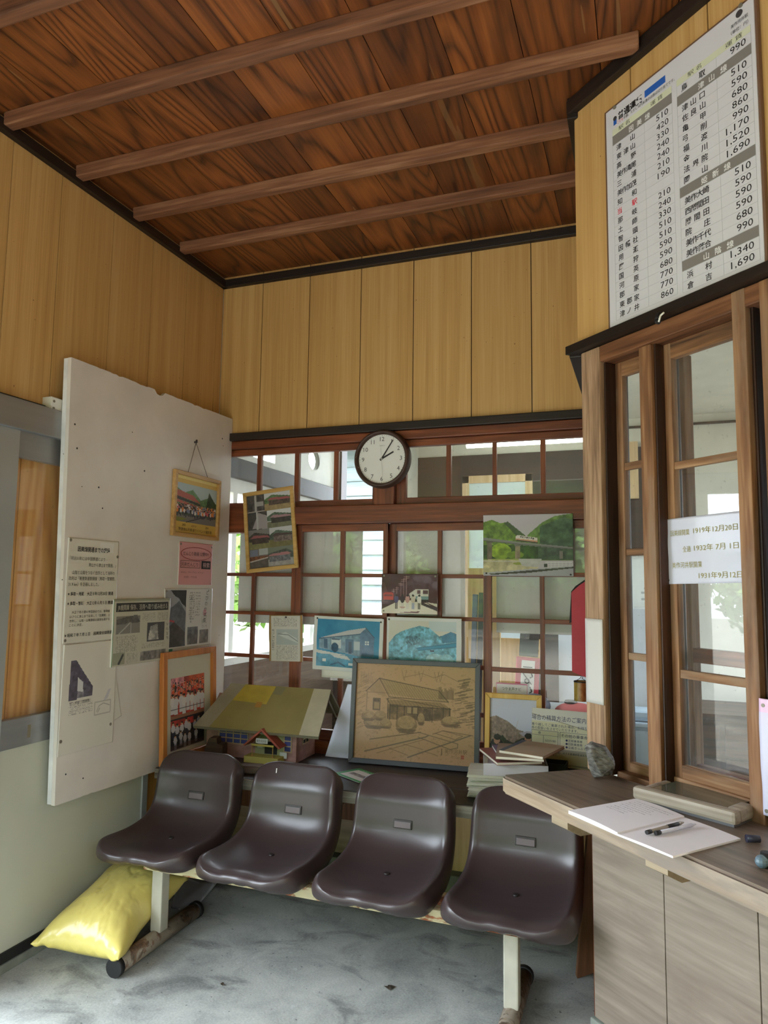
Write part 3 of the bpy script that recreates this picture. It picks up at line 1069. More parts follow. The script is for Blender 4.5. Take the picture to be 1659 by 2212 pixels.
# ------------------------------------------------------------------ shelf along the lattice, with its brackets
sh_ = thing('shelf', 'long dark wooden shelf with a worn front edge below the lattice windows', 'shelf', (-1.27, 3.25, .6))
bm = B(); box(bm, -.985, 1.065, -.285, -.065, -.045, 0, bev=.004); obj('shelf_board', bm, SHELF, sh_)
bm = B(); box(bm, -.985, 1.065, -.062, .29, -.045, 0, bev=.004); obj('shelf_board', bm, SHELF, sh_)
bm = B(); box(bm, -.985, 1.065, -.296, -.284, -.05, -.002, bev=.004)
for v in bm.verts: v.co.y += .004 * math.sin(v.co.x * 17)
obj('front_edge', bm, SHELFEDGE, sh_)
for x in (-.07, .75):
    bm = B(); prism(bm, [(-.22, -.05), (.3, -.05), (.3, -.11), (-.18, -.095)], 'x', x - .03, x + .03); obj('bracket', bm, WEATHZ, sh_)
    bm = B(); box(bm, x - .025, x + .03, .2, .3, -.26, -.1, bev=.004); obj('bracket', bm, WEATHZ, sh_)

# ------------------------------------------------------------------ counter top at the ticket window
ct = thing('counter_top', 'thick worn wooden counter board with a pale rounded edge under the ticket window', 'counter', FR['tick'][0] + Vector((0, 0, .835)), (0, 0, -A))
bm = B()
prism(bm, [(-.03, -.338), (-.012, -.35), (1.3, -.39), (1.3, -.005), (.1, -.005), (.028, -.045), (.02, -.055)], 'z', 0, .055)
bmesh.ops.bevel(bm, geom=[e for e in bm.edges if e.calc_length() > .05 or True], offset=.007, segments=2, affect='EDGES')
for f in bm.faces:
    c = f.calc_center_median()
    f.normal_update()
    if (c.z < .047 and (c.y < -.335 or c.x < .03)): f.material_index = 1
obj('board', bm, [COUNTER, COUNTEDGE], ct)
for x in (.22, .58, .95):
    bm = B(); prism(bm, [(-.318, -.002), (-.02, -.002), (-.02, -.06), (-.27, -.06), (-.318, -.035)], 'x', x - .035, x + .035)
    obj('bracket', bm, GREYPLY, ct)
pk = thing('leaning_plank', 'dark brown plank with a slanted end leaning beside the counter wall', 'plank', (-.23, 3.02, 0))
bm = B(); prism(bm, [(-.06, .0), (.05, .045), (.05, .82), (-.03, .82)], 'y', -.012, .012)
p_ = obj('board', bm, BROWNPLANK, pk); p_.rotation_euler = (.18, 0, .35); p_.location.y = -.0

# ------------------------------------------------------------------ sliding aluminium door, pushed open along the left wall
sd = thing('sliding_door', 'sliding aluminium door with tall glass pane slid open along the wall', 'door', (XL + .02, 1.97, 0))
for y0, y1 in ((0, .155), (1.005, 1.045)):
    bm = B(); box(bm, -.016, .016, y0, y1, .04, 2.10, bev=.003); obj('stile', bm, ALUL, sd)
bm = B(); box(bm, -.015, .015, .15, 1.01, 1.985, 2.095, bev=.003); obj('top_rail', bm, ALU, sd)
bm = B(); box(bm, -.017, .017, .15, 1.01, .842, .955, bev=.003); obj('middle_rail', bm, ALU, sd)
bm = B(); box(bm, -.002, .002, .15, 1.01, .95, 1.99); obj('glass_pane', bm, GLASS, sd)
bm = B(); box(bm, -.006, .006, .15, 1.01, .075, .845); obj('lower_panel', bm, LOWPANEL, sd)
bm = B(); box(bm, -.015, .015, .15, 1.01, .04, .078); obj('bottom_rail', bm, BLACK, sd)
bm = B(); box(bm, .017, .0175, .28, .295, .87, .92); obj('tape', bm, plain('old_tape', (120, 110, 88)), sd)
bm = B(); box(bm, XL - .01, XL + .06, .2, 3.3, 2.092, 2.212, bev=.004)
trim(bm, ALU)
bm = B(); box(bm, XL - .06, XL + .04, .2, .28, 0, 2.1)
trim(bm, ALUL)
trimbox(BLACKWOODY, XL, XL + .02, .2, 3.3, 2.212, 2.228)

# ------------------------------------------------------------------ yellow sack on the floor
YBAG = plain('yellow_plastic', (226, 208, 118), .3, .05, 3, coat=.25)
bag = thing('sack', 'plump yellow plastic sack lying on the floor against the wall', 'bag', (-2.13, 2.31, 0))
nu, nv = 60, 84
u, v = np.meshgrid(np.linspace(-1, 1, nu), np.linspace(0, 1, nv))
wn = fbm(nv, nu, 5, 6, 90) - .5
cr = np.abs(fbm(nv, nu, 7, 4, 95) - .5)
prof = np.clip(1 - np.abs(u) ** 2.6, 0, 1) ** .62 * np.clip(1 - np.abs(2 * v - 1) ** 3.2, 0, 1) ** .62
thk = .118 * prof
half = .182 * (1 - .10 * np.sin(PI * v) ** 2 + .03 * np.cos(6 * v)) + .0 * u
X = u * half
Yy = v * .50 + .03 * (np.abs(u) ** 3) * np.sign(.5 - v) * -1
seam = np.clip(1 - prof * 3, 0, 1)
ripple = .010 * np.sin(u * 22 + 5 * wn) * seam * np.exp(-((np.minimum(v, 1 - v)) / .16) ** 2)
lump = .007 * wn * prof - .004 * np.exp(-(cr / .05) ** 2) * prof
Vt = np.stack([X, Yy, thk + ripple + lump], -1)
Vb = np.stack([X, Yy, -.8 * thk + ripple], -1)
n = nu * nv
idx = np.arange(n).reshape(nv, nu)
q = np.stack([idx[:-1, :-1], idx[:-1, 1:], idx[1:, 1:], idx[1:, :-1]], -1).reshape(-1, 4)
me = bpy.data.meshes.new('sack_body')
me.from_pydata([tuple(p) for p in np.concatenate([Vt.reshape(-1, 3), Vb.reshape(-1, 3)])], [], [tuple(int(i) for i in f) for f in q] + [tuple(int(i + n) for i in f[::-1]) for f in q])
bm = B(); bm.from_mesh(me); bmesh.ops.remove_doubles(bm, verts=bm.verts, dist=.0006)
bpy.data.meshes.remove(me)
sb = obj('sack_body', bm, YBAG, bag, smooth=True)
sb.rotation_euler = (.17, .06, .15)
sb.location = (.055, .0, .094)
bm = B(); prism(bm, [(-.15, .47), (.13, .47), (.19, .60), (.06, .54), (-.10, .60)], 'z', -.002, .002)
fl = obj('seal_flap', bm, YBAG, bag); fl.rotation_euler = (.34, .06, .15); fl.location = (0, .03, .02)
bpy.context.view_layer.update()
tree = BVHTree.FromObject(sb, bpy.context.evaluated_depsgraph_get())
inv = sb.matrix_local.inverted()


def on_sack(name, s_, y0, z0, sz, m):
    """print on the sack's side that faces the bench leg"""
    bm = B()
    text_bm(bm, s_, 0, 0, sz, res=3)
    n_ = inv.to_3x3()
    bad = []
    for v_ in bm.verts:
        q = Vector((.4, y0 + v_.co.x * .95, z0 + v_.co.z * .6))
        hit = tree.ray_cast(inv @ q, (n_ @ Vector((-1, 0, -.12))).normalized())
        if hit[0] is None: bad.append(v_)
        else: v_.co = sb.matrix_local @ (hit[0] + hit[1] * .0015)
    bmesh.ops.delete(bm, geom=bad, context='VERTS')
    obj(name, bm, m, bag)


on_sack('lettering', '(用)', .10, .055, .07, BLACK)
on_sack('red_lettering', 'よ', .24, .075, .08, plain('orange_print', (214, 92, 40)))

bm = B()
V = [(-2.23, 3.16, .012), (-2.005, 3.15, .02), (-1.964, 2.865, .004), (-2.08, 2.89, .004)]
g = [[None] * 13 for _ in range(13)]
for i in range(13):
    for j in range(13):
        s_, t_ = i / 12, j / 12
        p = (Vector(V[0]) * (1 - s_) + Vector(V[1]) * s_) * (1 - t_) + (Vector(V[3]) * (1 - s_) + Vector(V[2]) * s_) * t_
        p.z += .006 * (1 + math.sin(9 * s_ + 4 * t_)) * (.4 + .6 * (1 - t_))
        g[i][j] = bm.verts.new(p - Vector((-2.07, 3.02, 0)))
for i in range(12):
    for j in range(12): bm.faces.new((g[i][j], g[i][j + 1], g[i + 1][j + 1], g[i + 1][j]))
bmesh.ops.solidify(bm, geom=bm.faces[:], thickness=.0015)
fs = obj('plastic_sheet', bm, plain('grey_white_sheet', (176, 176, 178), .4), None, smooth=True)
fs.location = (-2.07, 3.02, .004)
tag(fs, 'crumpled grey white sheet lying on the floor behind the bench leg', 'sheet')

DRY = plain('dry_leaf', (74, 62, 50), .8, .3, 60)
for i, (lx, ly, lb) in enumerate(((-.93, 2.66, 'star shaped dry leaf on the floor under the third seat from the white board'), (-1.52, 2.45, 'tiny dry leaf on the floor before the second seat from the white board'), (-1.06, 2.18, 'small brown dry leaf on the concrete floor in front of the bench'))):
    bm = B()
    nn = 9
    ctr = bm.verts.new((0, 0, .006))
    ring_ = [bm.verts.new((.02 * (1 if k % 2 else .5) * math.cos(k * 2 * PI / nn + i) * (1.2 if i == 0 else .6), .02 * (1 if k % 2 else .5) * math.sin(k * 2 * PI / nn + i) * (1 if i == 0 else .5), .001 + .003 * (k % 3))) for k in range(nn)]
    for k in range(nn): bm.faces.new((ctr, ring_[k], ring_[(k + 1) % nn]))
    bmesh.ops.solidify(bm, geom=bm.faces[:], thickness=.0008)
    o = obj('dry_leaf', bm, DRY)
    o.location = (lx, ly, .0005)
    tag(o, lb, 'leaf', 'dry leaves on the floor')
# ------------------------------------------------------------------ white notice board on the left wall and everything pinned to it
nb = thing('notice_board', 'large white painted board with chipped edges standing off the left wall', 'notice board', at('left', 2.3, .6), (0, 0, PI / 2))
bm = B()
rr = random.Random(4)
top, bot = [], []
nseg = 60
for i in range(nseg + 1):
    x = 1.262 * i / nseg
    chip = (.006 * rr.random() if rr.random() < .4 else 0) + (.018 if 26 < i < 30 else 0)
    top.append((x, 1.842 - chip + .012 * x))
    bot.append((max(x, .05), -.012 - .02 * x + (.004 * rr.random() if rr.random() < .2 else 0)))
prism(bm, bot + top[::-1], 'y', .0, .018)
obj('face_panel', bm, WHITEBOARD, nb)
bm = B()
CHIP = rustmat('chipped_white_paint', (222, 222, 222), (104, 78, 58), .66, 12, (1, 1, .5))
prism(bm, [(.0, 1.84), (.03, 1.84), (.08, -.01), (.05, -.01)], 'y', .0185, .04); box(bm, 1.2, 1.25, .0185, .06, .0, 1.83)
box(bm, .03, 1.2, .0185, .04, 1.76, 1.82); box(bm, .08, 1.2, .0185, .04, .0, .04)
obj('frame', bm, CHIP, nb)
bm = B(); box(bm, -.045, .02, .05, .10, 1.60, 1.665, bev=.004); br = obj('bracket', bm, WHITE, nb)
for z in (1.617, 1.647):
    bm = B(); cyl(bm, (-.03, .0488, z), (-.03, .052, z), .006, n=10); obj('screw', bm, BRASS, br)
bm = B()
for (x, z) in ((.04, 1.56), (.06, 1.46), (.1, 1.3), (.15, 1.05), (.2, 1.31), (.23, 1.22), (.02, .9), (1.16, 1.72), (1.17, 1.68), (.5, 1.43), (.9, .95), (1.2, .6), (.4, 1.6), (.1, .1), (.2, .06)):
    cyl(bm, (x, -.0012, z), (x, .001, z), rr.uniform(.002, .0045), n=7)
obj('nail_holes', bm, BLACK, nb)

PAPER = (226, 224, 214)


def pins(parent, pts, m=TACK, r=.005):
    for x, z in pts:
        bm = B(); cyl(bm, (x, -.0045, z), (x, -.001, z), r, r, 10); obj('thumbtack', bm, m, parent)


def poster(name, label, cat, frame, u, z, w, h, cv, m=None, tilt=0.0, off=.001, curl=0.0, tacks=None, tackm=TACK, group=None, tackr=.005):
    t = thing(name, label, cat, at(frame, u, z, off), (0, -tilt, FR[frame][1]), group)
    t.rotation_mode = 'XYZ'
    sheet('sheet', cv, w, h, m or PRINT, t, curl=curl, seed=int(u * 100) % 50)
    if tacks is None: tacks = [(.012, h - .012), (w - .012, h - .012)]
    pins(t, tacks, tackm, tackr)
    return t


# history sheet
c = Cv(60, 90, (214, 208, 194)).rect(.62, .02, .9, .12, (226, 224, 224), al=.5)
p = poster('history_sheet', 'tall laminated history sheet in black print, uppermost at the near edge of the white board', 'notice', 'left', 2.338, 1.237, .305, .44, c, LAMI, curl=.003, tacks=[(.012, .43), (.3, .37), (.012, .012)], tackm=BRASS, tackr=.007)
T = lambda s, x, z, sz, **k: (s, x, z, sz, k)
lettering(p, [T('因美線開通までの経緯', .055, .386, .024, bold=.02, w=.195),
              T('「明治31年には中国鉄道により', .012, .348, .018, w=.21), T('岡山から津山まで開通。」', .125, .322, .018, w=.165),
              T('山陰と山陽をつなぐ目的として当時の', .03, .288, .018, w=.255), T('政府は「軽便鉄道智頭線（鳥取－智頭間、', .012, .263, .018, w=.278), T('31.9 km）を企画しました。', .012, .238, .018, w=.18),
              T('※ 鳥取－用瀬　大正８年12月20日 開通', .012, .198, .017, w=.27, bold=.015), T('※ 鳥取－智頭　大正12年６月５日 開通', .012, .158, .017, w=.27, bold=.015),
              T('大正７年の第41帝国議会では、智頭線', .04, .122, .013, w=.225), T('はさらに津山まで延長して「因美線」と', .028, .104, .013, w=.238), T('改称し、山陰・山陽連絡の実現を期する', .028, .086, .013, w=.238), T('ことに決定。', .028, .069, .013, w=.075),
              T('※ 昭和７年７月１日　因美線全線開通', .006, .026, .016, w=.28, bold=.015)], BLACK, y=-.0065)

# framed group photograph hanging from a nail
gp = thing('framed_photograph', 'group photograph in a thin pale wood frame hanging by a string on the white board', 'picture frame', at('left', 3.011, 1.732, .002), (0, .012, PI / 2))
FRW = wood('pale_frame_wood', (150, 112, 66), (186, 146, 92), (204, 168, 116), 'x', rough=.4)


def frame(parent, w, h, b, d, m, y0=0.0, bev=.003):
    """four mitred sides"""
    for nm, poly in (('frame_bottom', [(0, 0), (w, 0), (w - b, b), (b, b)]), ('frame_top', [(0, h), (b, h - b), (w - b, h - b), (w, h)]),
                     ('frame_side', [(0, 0), (b, b), (b, h - b), (0, h)]), ('frame_side', [(w, 0), (w, h), (w - b, h - b), (w - b, b)])):
        bm = B(); prism(bm, poly, 'y', y0 - d, y0)
        bmesh.ops.recalc_face_normals(bm, faces=bm.faces)
        bmesh.ops.bevel(bm, geom=bm.edges[:], offset=bev * .7, segments=1, affect='EDGES')
        obj(nm, bm, m, parent)


frame(gp, .418, .342, .021, .022, FRW)
c = Cv(120, 96, (206, 170, 84)).rect(.02, .0, .98, .06, (226, 206, 130))
c.rect(.0, .14, 1, .8, (168, 186, 190)).hill([(0, .2), (.2, .3), (.4, .22), (.6, .38), (.8, .3), (1, .4)], (92, 128, 84), to=.8)
c.poly([(0, .25), (.42, .32), (.6, .44), (.0, .36)], (170, 84, 74)).poly([(0, .36), (.58, .45), (.6, .48), (0, .42)], (52, 44, 46)).poly([(0, .42), (.62, .5), (.66, .56), (.0, .47)], (176, 92, 80)).rect(0, .5, .6, .62, (40, 38, 44))
c.poly([(.72, .55), (.8, .2), (.86, .28), (.98, .4), (1, .66), (.7, .62)], (44, 66, 44), var=.4)
c.rect(0, .68, 1, .8, (118, 114, 112)).poly([(0, .72), (.3, .74), (.1, .8), (0, .8)], (126, 132, 66)).line([(.28, .8), (.6, .7)], .012, (44, 40, 44))
for k_, yy in enumerate((.62, .66, .70)): c.people(.02, .98, yy, .14, 26, [(214, 210, 214), (200, 96, 110), (60, 60, 70), (226, 220, 216), (120, 130, 160), (220, 130, 60), (36, 34, 40)], seed=k_)
sheet('photograph', c, .38, .304, FRAMEGL, gp, x0=.019, z0=.019, y=-.006)
lettering(gp, [T('2005', .09, .058, .016), T('みすの', .17, .058, .015), T('倉本', .3, .058, .015), T('快速後SL列車運行イベント撮影隊', .06, .034, .019, w=.30)], BLACK, y=-.0085)
bm = B(); tube(bm, [(.125, -.004, .342), (.184, -.004, .516), (.309, -.004, .34)], .0015); obj('string', bm, plain('string', (110, 96, 84)), gp)
nl = thing('picture_nail', 'small dark hook in the white board holding the string of the framed group photograph', 'hook', at('left', 3.195, 2.248))
nl.rotation_euler.z = PI / 2
bm = B(); cyl(bm, (0, -.014, 0), (0, .002, 0), .005, n=10); cyl(bm, (0, -.014, -.004), (0, -.014, .012), .005, n=8); obj('hook', bm, TACK, nl)

# pink flyer
c = Cv(60, 44, (214, 152, 152))
p = poster('pink_flyer', 'pink handwritten flyer with a red bubble pinned below the hanging group photograph', 'flyer', 'left', 3.096, 1.482, .3, .224, c, curl=.003, tacks=[(.012, .212), (.29, .208), (.288, .01)], tackm=BRASS, tackr=.006)
bm = B()
el = [(.15 + .137 * math.cos(t), -.005, .165 + .034 * math.sin(t)) for t in np.linspace(0, 2 * PI, 40)]
tube(bm, el, .0016, 5)
obj('bubble_outline', bm, plain('crimson_marker', (150, 40, 44)), p)
lettering(p, [T('だんじり動画 公開中!!', .035, .156, .024, w=.23), T('河井だんじり', .018, .098, .026, w=.15), T('みなさん、スマートフォン、タブレット', .02, .062, .011, w=.2), T('ぜひ見て、アクセスを', .045, .036, .012, w=.11)], BLACK, y=-.0055)
bm = B()
for a_, b_ in (((.012, .09), (.012, .126)), ((.012, .126), (.185, .126)), ((.185, .126), (.185, .09)), ((.185, .09), (.012, .09))): tube(bm, [(a_[0], -.0055, a_[1]), (b_[0], -.0055, b_[1])], .001, 4)
box(bm, .198, .282, -.0066, -.0045, .086, .13, bev=.0006)
prism(bm, [(.165, .038), (.2, .038), (.2, .033), (.222, .041), (.2, .049), (.2, .044), (.165, .044)], 'y', -.0055, -.0045)
obj('search_button', bm, BLACK, p)
lettering(p, [T('検索', .208, .096, .03, w=.064)], plain('pale_pink_ink', (214, 170, 170)), y=-.0072, name='button_lettering')

# colour magazine page
c = Cv(110, 80, (204, 202, 198)).rect(.02, .02, .44, .98, (150, 152, 158)).hill([(.02, .36), (.16, .3), (.3, .2), (.44, .42)], (92, 96, 104), to=.98)
c.a[:, 48:] = c.a[:, 48:]
c.hill([(.02, .7), (.2, .55), (.44, .75)], (62, 58, 56), var=.4, to=.98).line([(.05, .62), (.12, .53), (.2, .55)], .02, (176, 60, 70)).poly([(.12, .03), (.44, .03), (.44, .32), (.36, .26), (.28, .16), (.2, .12)], (38, 36, 40), var=.4)
c.rect(.44, 0, 1, 1, (206, 204, 200)).columns(.5, .06, .62, .55, (110, 106, 106), 26, seed=2).columns(.64, .06, .74, .5, (120, 116, 116), 26, seed=4).columns(.78, .4, .9, .7, (120, 116, 116), 12, seed=5)
c.rect(.48, .66, .7, .96, (92, 90, 92), var=.5).rect(.74, .72, .94, .96, (110, 104, 100), var=.5).ell(.85, .42, .035, .06, (212, 160, 170))
p = poster('magazine_page', 'laminated magazine page with a dark valley photograph pinned below the pink flyer', 'clipping', 'left', 2.99, 1.158, .42, .304, c, LAMI, curl=.004, tacks=[(.015, .292), (.38, .292)], tackm=BRASS, tackr=.006)
lettering(p, [T(s_, .36 - .004 * i, .272 - i * .03, .028) for i, s_ in enumerate('とびのか体績')] + [T(s_, .222, .26 - i * .015, .013) for i, s_ in enumerate('心癒やすのどかな時間')], INK, y=-.0075)

# newspaper clipping
c = Cv(120, 90, (190, 186, 168)).rect(.0, 0, 1, .03, (150, 150, 128)).rect(.04, .06, .96, .19, (44, 42, 40))
c.rect(.05, .26, .46, .52, (128, 124, 116)).poly([(.05, .3), (.4, .24), (.46, .36), (.05, .38)], (92, 88, 84), var=.3).line([(.1, .52), (.28, .36)], .012, (190, 186, 178)).line([(.3, .52), (.3, .36)], .012, (176, 172, 166))
c.rect(.58, .38, .9, .68, (70, 68, 68)).poly([(.6, .66), (.64, .44), (.76, .4), (.8, .66)], (160, 156, 150), var=.4)
c.columns(.06, .55, .42, .8, (120, 116, 106), 30, vertical=True, seed=1).columns(.5, .22, .72, .36, (120, 116, 106), 14, vertical=True, seed=2).columns(.76, .22, .96, .36, (120, 116, 106), 14, vertical=True, seed=3).columns(.93, .4, .98, .7, (90, 86, 80), 4, seed=9).columns(.5, .7, .92, .78, (120, 116, 106), 20, vertical=True, seed=4)
c.rect(.02, .8, .22, .98, (150, 150, 128)).line([(.12, .96), (.18, .84)], .03, (60, 60, 58)).rect(.48, .82, .94, .97, (120, 116, 112), var=.5).rect(0, 0, .012, 1, (50, 130, 74)).columns(.24, .82, .44, .98, (130, 126, 116), 14, vertical=True, seed=6)
p = poster('newspaper_clipping', 'yellowed newspaper clipping with a black headline bar and wavy edges on the white board', 'clipping', 'left', 2.62, 1.112, .408, .302, c, LAMI, off=.006, curl=.006, tacks=[(.012, .29), (.02, .02), (.39, .285)])
lettering(p, [T('JR機関庫 保存、活用へ取り組み始まる', .026, .254, .028, w=.355)], plain('pale_print', (206, 202, 186)), y=-.0125)

# sheet with the viaduct and the little map, and a loose sheet under it
c = Cv(40, 50, (212, 208, 196)).rect(.1, .3, .7, .6, (190, 188, 186), var=.1)
p = poster('loose_sheet', 'loose white sheet curling out from under the viaduct sheet', 'paper', 'left', 2.55, .84, .175, .21, c, off=.0004, tilt=.25, tacks=[])
c = Cv(100, 150, (214, 208, 196))
c.poly([(.14, .15), (.24, .16), (.55, .42), (.55, .5), (.14, .52)], (206, 204, 204)).poly([(.14, .15), (.24, .155), (.56, .42), (.56, .46), (.14, .24)], (80, 74, 90), var=.3).poly([(.14, .22), (.28, .28), (.28, .52), (.13, .52)], (86, 80, 96), var=.35).poly([(.38, .36), (.56, .45), (.56, .505), (.39, .51)], (92, 86, 100), var=.35).poly([(.28, .44), (.4, .46), (.4, .51), (.28, .51)], (120, 116, 124), var=.3)
c.poly([(.86, .48), (.92, .47), (.86, .56), (.78, .58)], (190, 186, 192)).columns(.14, .56, .58, .66, (130, 126, 124), 9, seed=3).columns(.15, .53, .5, .55, (70, 66, 70), 1, seed=4)
c.line([(.62, .58), (.92, .58), (.92, .7), (.62, .7), (.62, .58)], .006, (110, 106, 104)).line([(.66, .67), (.7, .62), (.78, .6), (.9, .63)], .006, (110, 106, 104)).line([(.68, .68), (.72, .64)], .006, (110, 106, 104))
p = poster('viaduct_sheet', 'laminated sheet with a dark viaduct picture and a small map, lowest on the white board', 'notice', 'left', 2.345, .78, .318, .452, c, LAMI, off=.0025, curl=.003, tacks=[(.02, .44), (.3, .08), (.012, .06), (.3, .43)], tackm=BRASS, tackr=.007)
lettering(p, [T('松ノ木橋 （因美線）', .048, .2, .013, w=.12)], INK, y=-.0065)
gs = thing('green_tape', 'short strip of green tape above the tall orange wood picture frame', 'tape', at('left', 3.0, 1.138, .003), (0, 0, PI / 2))
bm = B(); box(bm, 0, .074, -.0008, 0, 0, .02); obj('strip', bm, plain('green_tape', (44, 124, 82)), gs)

# tall orange wood frame leaning against the board
bf = thing('leaning_picture_frame', 'tall orange wood picture frame with two festival photographs leaning on the white board', 'picture frame', (-2.238, 2.965, .602), (-.045, 0, PI / 2))
ORW = wood('orange_frame_wood', (160, 92, 40), (192, 120, 60), (208, 142, 82), 'z', rough=.35)
frame(bf, .46, .545, .034, .026, ORW)
c = Cv(96, 120, (206, 204, 190))
c.rect(.13, .22, .84, .62, (176, 60, 52), var=.5, sc=14).rect(.13, .22, .4, .38, (200, 130, 140), var=.5, sc=30).rect(.5, .22, .84, .3, (206, 84, 48), var=.3)
for k_ in range(3): c.people(.14, .84, .36 + .035 * k_, .1, 12, [(190, 60, 50), (214, 130, 110), (60, 40, 44), (220, 90, 50)], seed=k_ + 4)
c.people(.13, .84, .59, .2, 9, [(226, 222, 226), (216, 214, 222)], seed=2, legs=(214, 212, 220)).rect(.13, .53, .84, .545, (40, 38, 52), al=.6).rect(.13, .6, .84, .63, (150, 104, 84))
c.rect(.13, .63, .84, .94, (34, 30, 42), var=.3).rect(.13, .65, .6, .72, (170, 50, 46), var=.4).people(.13, .84, .84, .17, 8, [(196, 196, 214), (206, 206, 220)], seed=6, legs=(44, 44, 70)).people(.16, .7, .93, .15, 5, [(206, 206, 220)], seed=7, legs=(150, 150, 176)).rect(.13, .9, .84, .95, (96, 66, 56), al=.5)
sheet('photograph', c, .40, .485, FRAMEGL, bf, x0=.03, z0=.03, y=-.008)

# ------------------------------------------------------------------ pictures on the lattice
OLDT = wood('cardboard_tape_frame', (166, 128, 70), (196, 158, 96), (212, 180, 122), 'x', rough=.35)
cg = thing('photo_collage', 'narrow wood framed collage of small station photographs hanging askew on the lattice', 'picture frame', at('lat', -2.120, 1.549, .008), (-.02, -.105, 0))
frame(cg, .325, .462, .022, .016, OLDT)
c = Cv(90, 130, (150, 140, 136))


def station(c, x0, y0, x1, y1, sky, roof, wall, ground, hill_, flip=False):
    f = lambda x: x0 + (x1 - x0) * (1 - x if flip else x)
    g = lambda y: y0 + (y1 - y0) * y
    c.rect(x0, y0, x1, y1, sky)
    c.poly([(f(0), g(.35)), (f(.3), g(.12)), (f(.6), g(.2)), (f(1), g(.3)), (f(1), g(.6)), (f(0), g(.6))], hill_, var=.35)
    c.rect(x0, g(.62), x1, y1, ground, var=.15)
    c.poly([(f(.1), g(.42)), (f(.25), g(.28)), (f(.9), g(.34)), (f(1), g(.45))], roof).poly([(f(.16), g(.43)), (f(.95), g(.46)), (f(.95), g(.72)), (f(.16), g(.72))], wall, var=.4, sc=30)


G_ = (96, 92, 92)
c.rect(0, 0, .4, .22, (70, 66, 66), var=.5).line([(.2, .02), (.2, .3)], .05, (160, 156, 154)).rect(.22, .1, .38, .16, (150, 146, 146))
station(c, .4, 0, 1, .24, (190, 190, 196), (150, 84, 88), (80, 66, 60), (150, 130, 96), (80, 104, 70))
c.rect(0, .24, .44, .48, (62, 60, 60), var=.4).poly([(.1, .46), (.25, .25), (.44, .3), (.44, .48)], (150, 142, 146)).line([(.22, .25), (.22, .48)], .04, (170, 166, 168))
station(c, .44, .24, 1, .48, (196, 196, 200), (156, 120, 128), (60, 58, 56), (110, 110, 90), (80, 96, 80))
station(c, 0, .48, .48, .74, (120, 116, 116), (140, 84, 88), (66, 56, 54), (120, 116, 80), (62, 58, 54))
station(c, .48, .48, 1, .74, (184, 184, 190), (74, 60, 62), (110, 96, 94), (110, 104, 70), (80, 96, 84))
c.rect(0, .74, .42, 1, (110, 98, 98)).rect(.02, .75, .2, .83, (110, 116, 134)).rect(.22, .74, .42, .82, (160, 164, 166)).rect(0, .84, .42, .9, (110, 70, 46), var=.5).poly([(0, .9), (.42, .86), (.42, 1), (0, 1)], (84, 78, 74), var=.2).line([(0, .905), (.42, .865)], .02, (190, 180, 178))
station(c, .42, .74, 1, 1, (110, 116, 104), (160, 112, 116), (104, 104, 112), (150, 146, 146), (74, 80, 74), flip=True)
sheet('photographs', c, .285, .422, FRAMEGL, cg, x0=.02, z0=.02, y=-.005)

# maroon platform photograph
c = Cv(120, 86, (74, 34, 44))
c.hill([(0, .2), (.06, .25), (.12, .5)], (96, 60, 64), to=.72, var=.2).poly([(0, .88), (.16, .72), (.8, .72), (1, .86), (1, 1), (0, 1)], (226, 220, 206)).poly([(0, .82), (.22, .68), (.26, .72), (0, .9)], (80, 56, 60)).poly([(.72, .7), (1, .84), (1, .92), (.7, .76)], (60, 40, 46)).rect(.3, .66, .72, .78, (222, 216, 202)).poly([(.8, .7), (1, .74), (1, .82)], (210, 204, 192))
c.rect(.03, .49, .22, .66, (190, 62, 46)).rect(.06, .47, .2, .5, (170, 50, 40)).rect(.05, .52, .2, .57, (120, 44, 40)).rect(.05, .66, .22, .7, (44, 28, 32))
c.poly([(.5, .5), (.62, .38), (.84, .38), (.84, .64), (.52, .6)], (206, 204, 196)).rect(.64, .41, .83, .5, (90, 60, 66)).rect(.7, .4, .74, .62, (220, 216, 206)).rect(.62, .56, .84, .64, (120, 150, 150)).rect(.6, .64, .84, .7, (44, 28, 34))
for x, y0, y1, w_ in ((.45, .05, .56, .008), (.40, .12, .56, .007), (.35, .22, .56, .006), (.28, .33, .5, .005), (.22, .38, .48, .005)):
    c.line([(x, y0), (x, y1)], w_, (196, 168, 166))
    for d in (.03, .07): c.line([(x - .05 * w_ / .008, y0 + d), (x + .05 * w_ / .008, y0 + d * .9)], w_ * .8, (206, 180, 176))
for x, tp, lg in ((.27, (84, 80, 120), (60, 44, 56)), (.38, (52, 30, 44), (206, 196, 190)), (.47, (196, 150, 146), (214, 206, 204)), (.57, (206, 196, 180), (130, 146, 186)), (.68, (226, 222, 216), (52, 30, 40))):
    c.rect(x - .02, .7, x - .003, .88, lg).rect(x + .004, .7, x + .022, .88, lg).ell(x, .64, .04, .09, tp).ell(x, .545, .02, .03, (40, 26, 30))
c.poly([(.3, .97), (.7, .93), (.66, .98)], (120, 80, 84)).ell(.38, .84, .05, .02, (190, 150, 140))
p = poster('platform_photograph', 'small maroon toned photograph of people and two railcars on a platform', 'photograph', 'lat', -1.306, 1.348, .304, .206, c, LAMI, off=.009, curl=.004, tacks=[(.292, .194), (.012, .012), (.29, .014), (.012, .195)], tackm=BRASS)

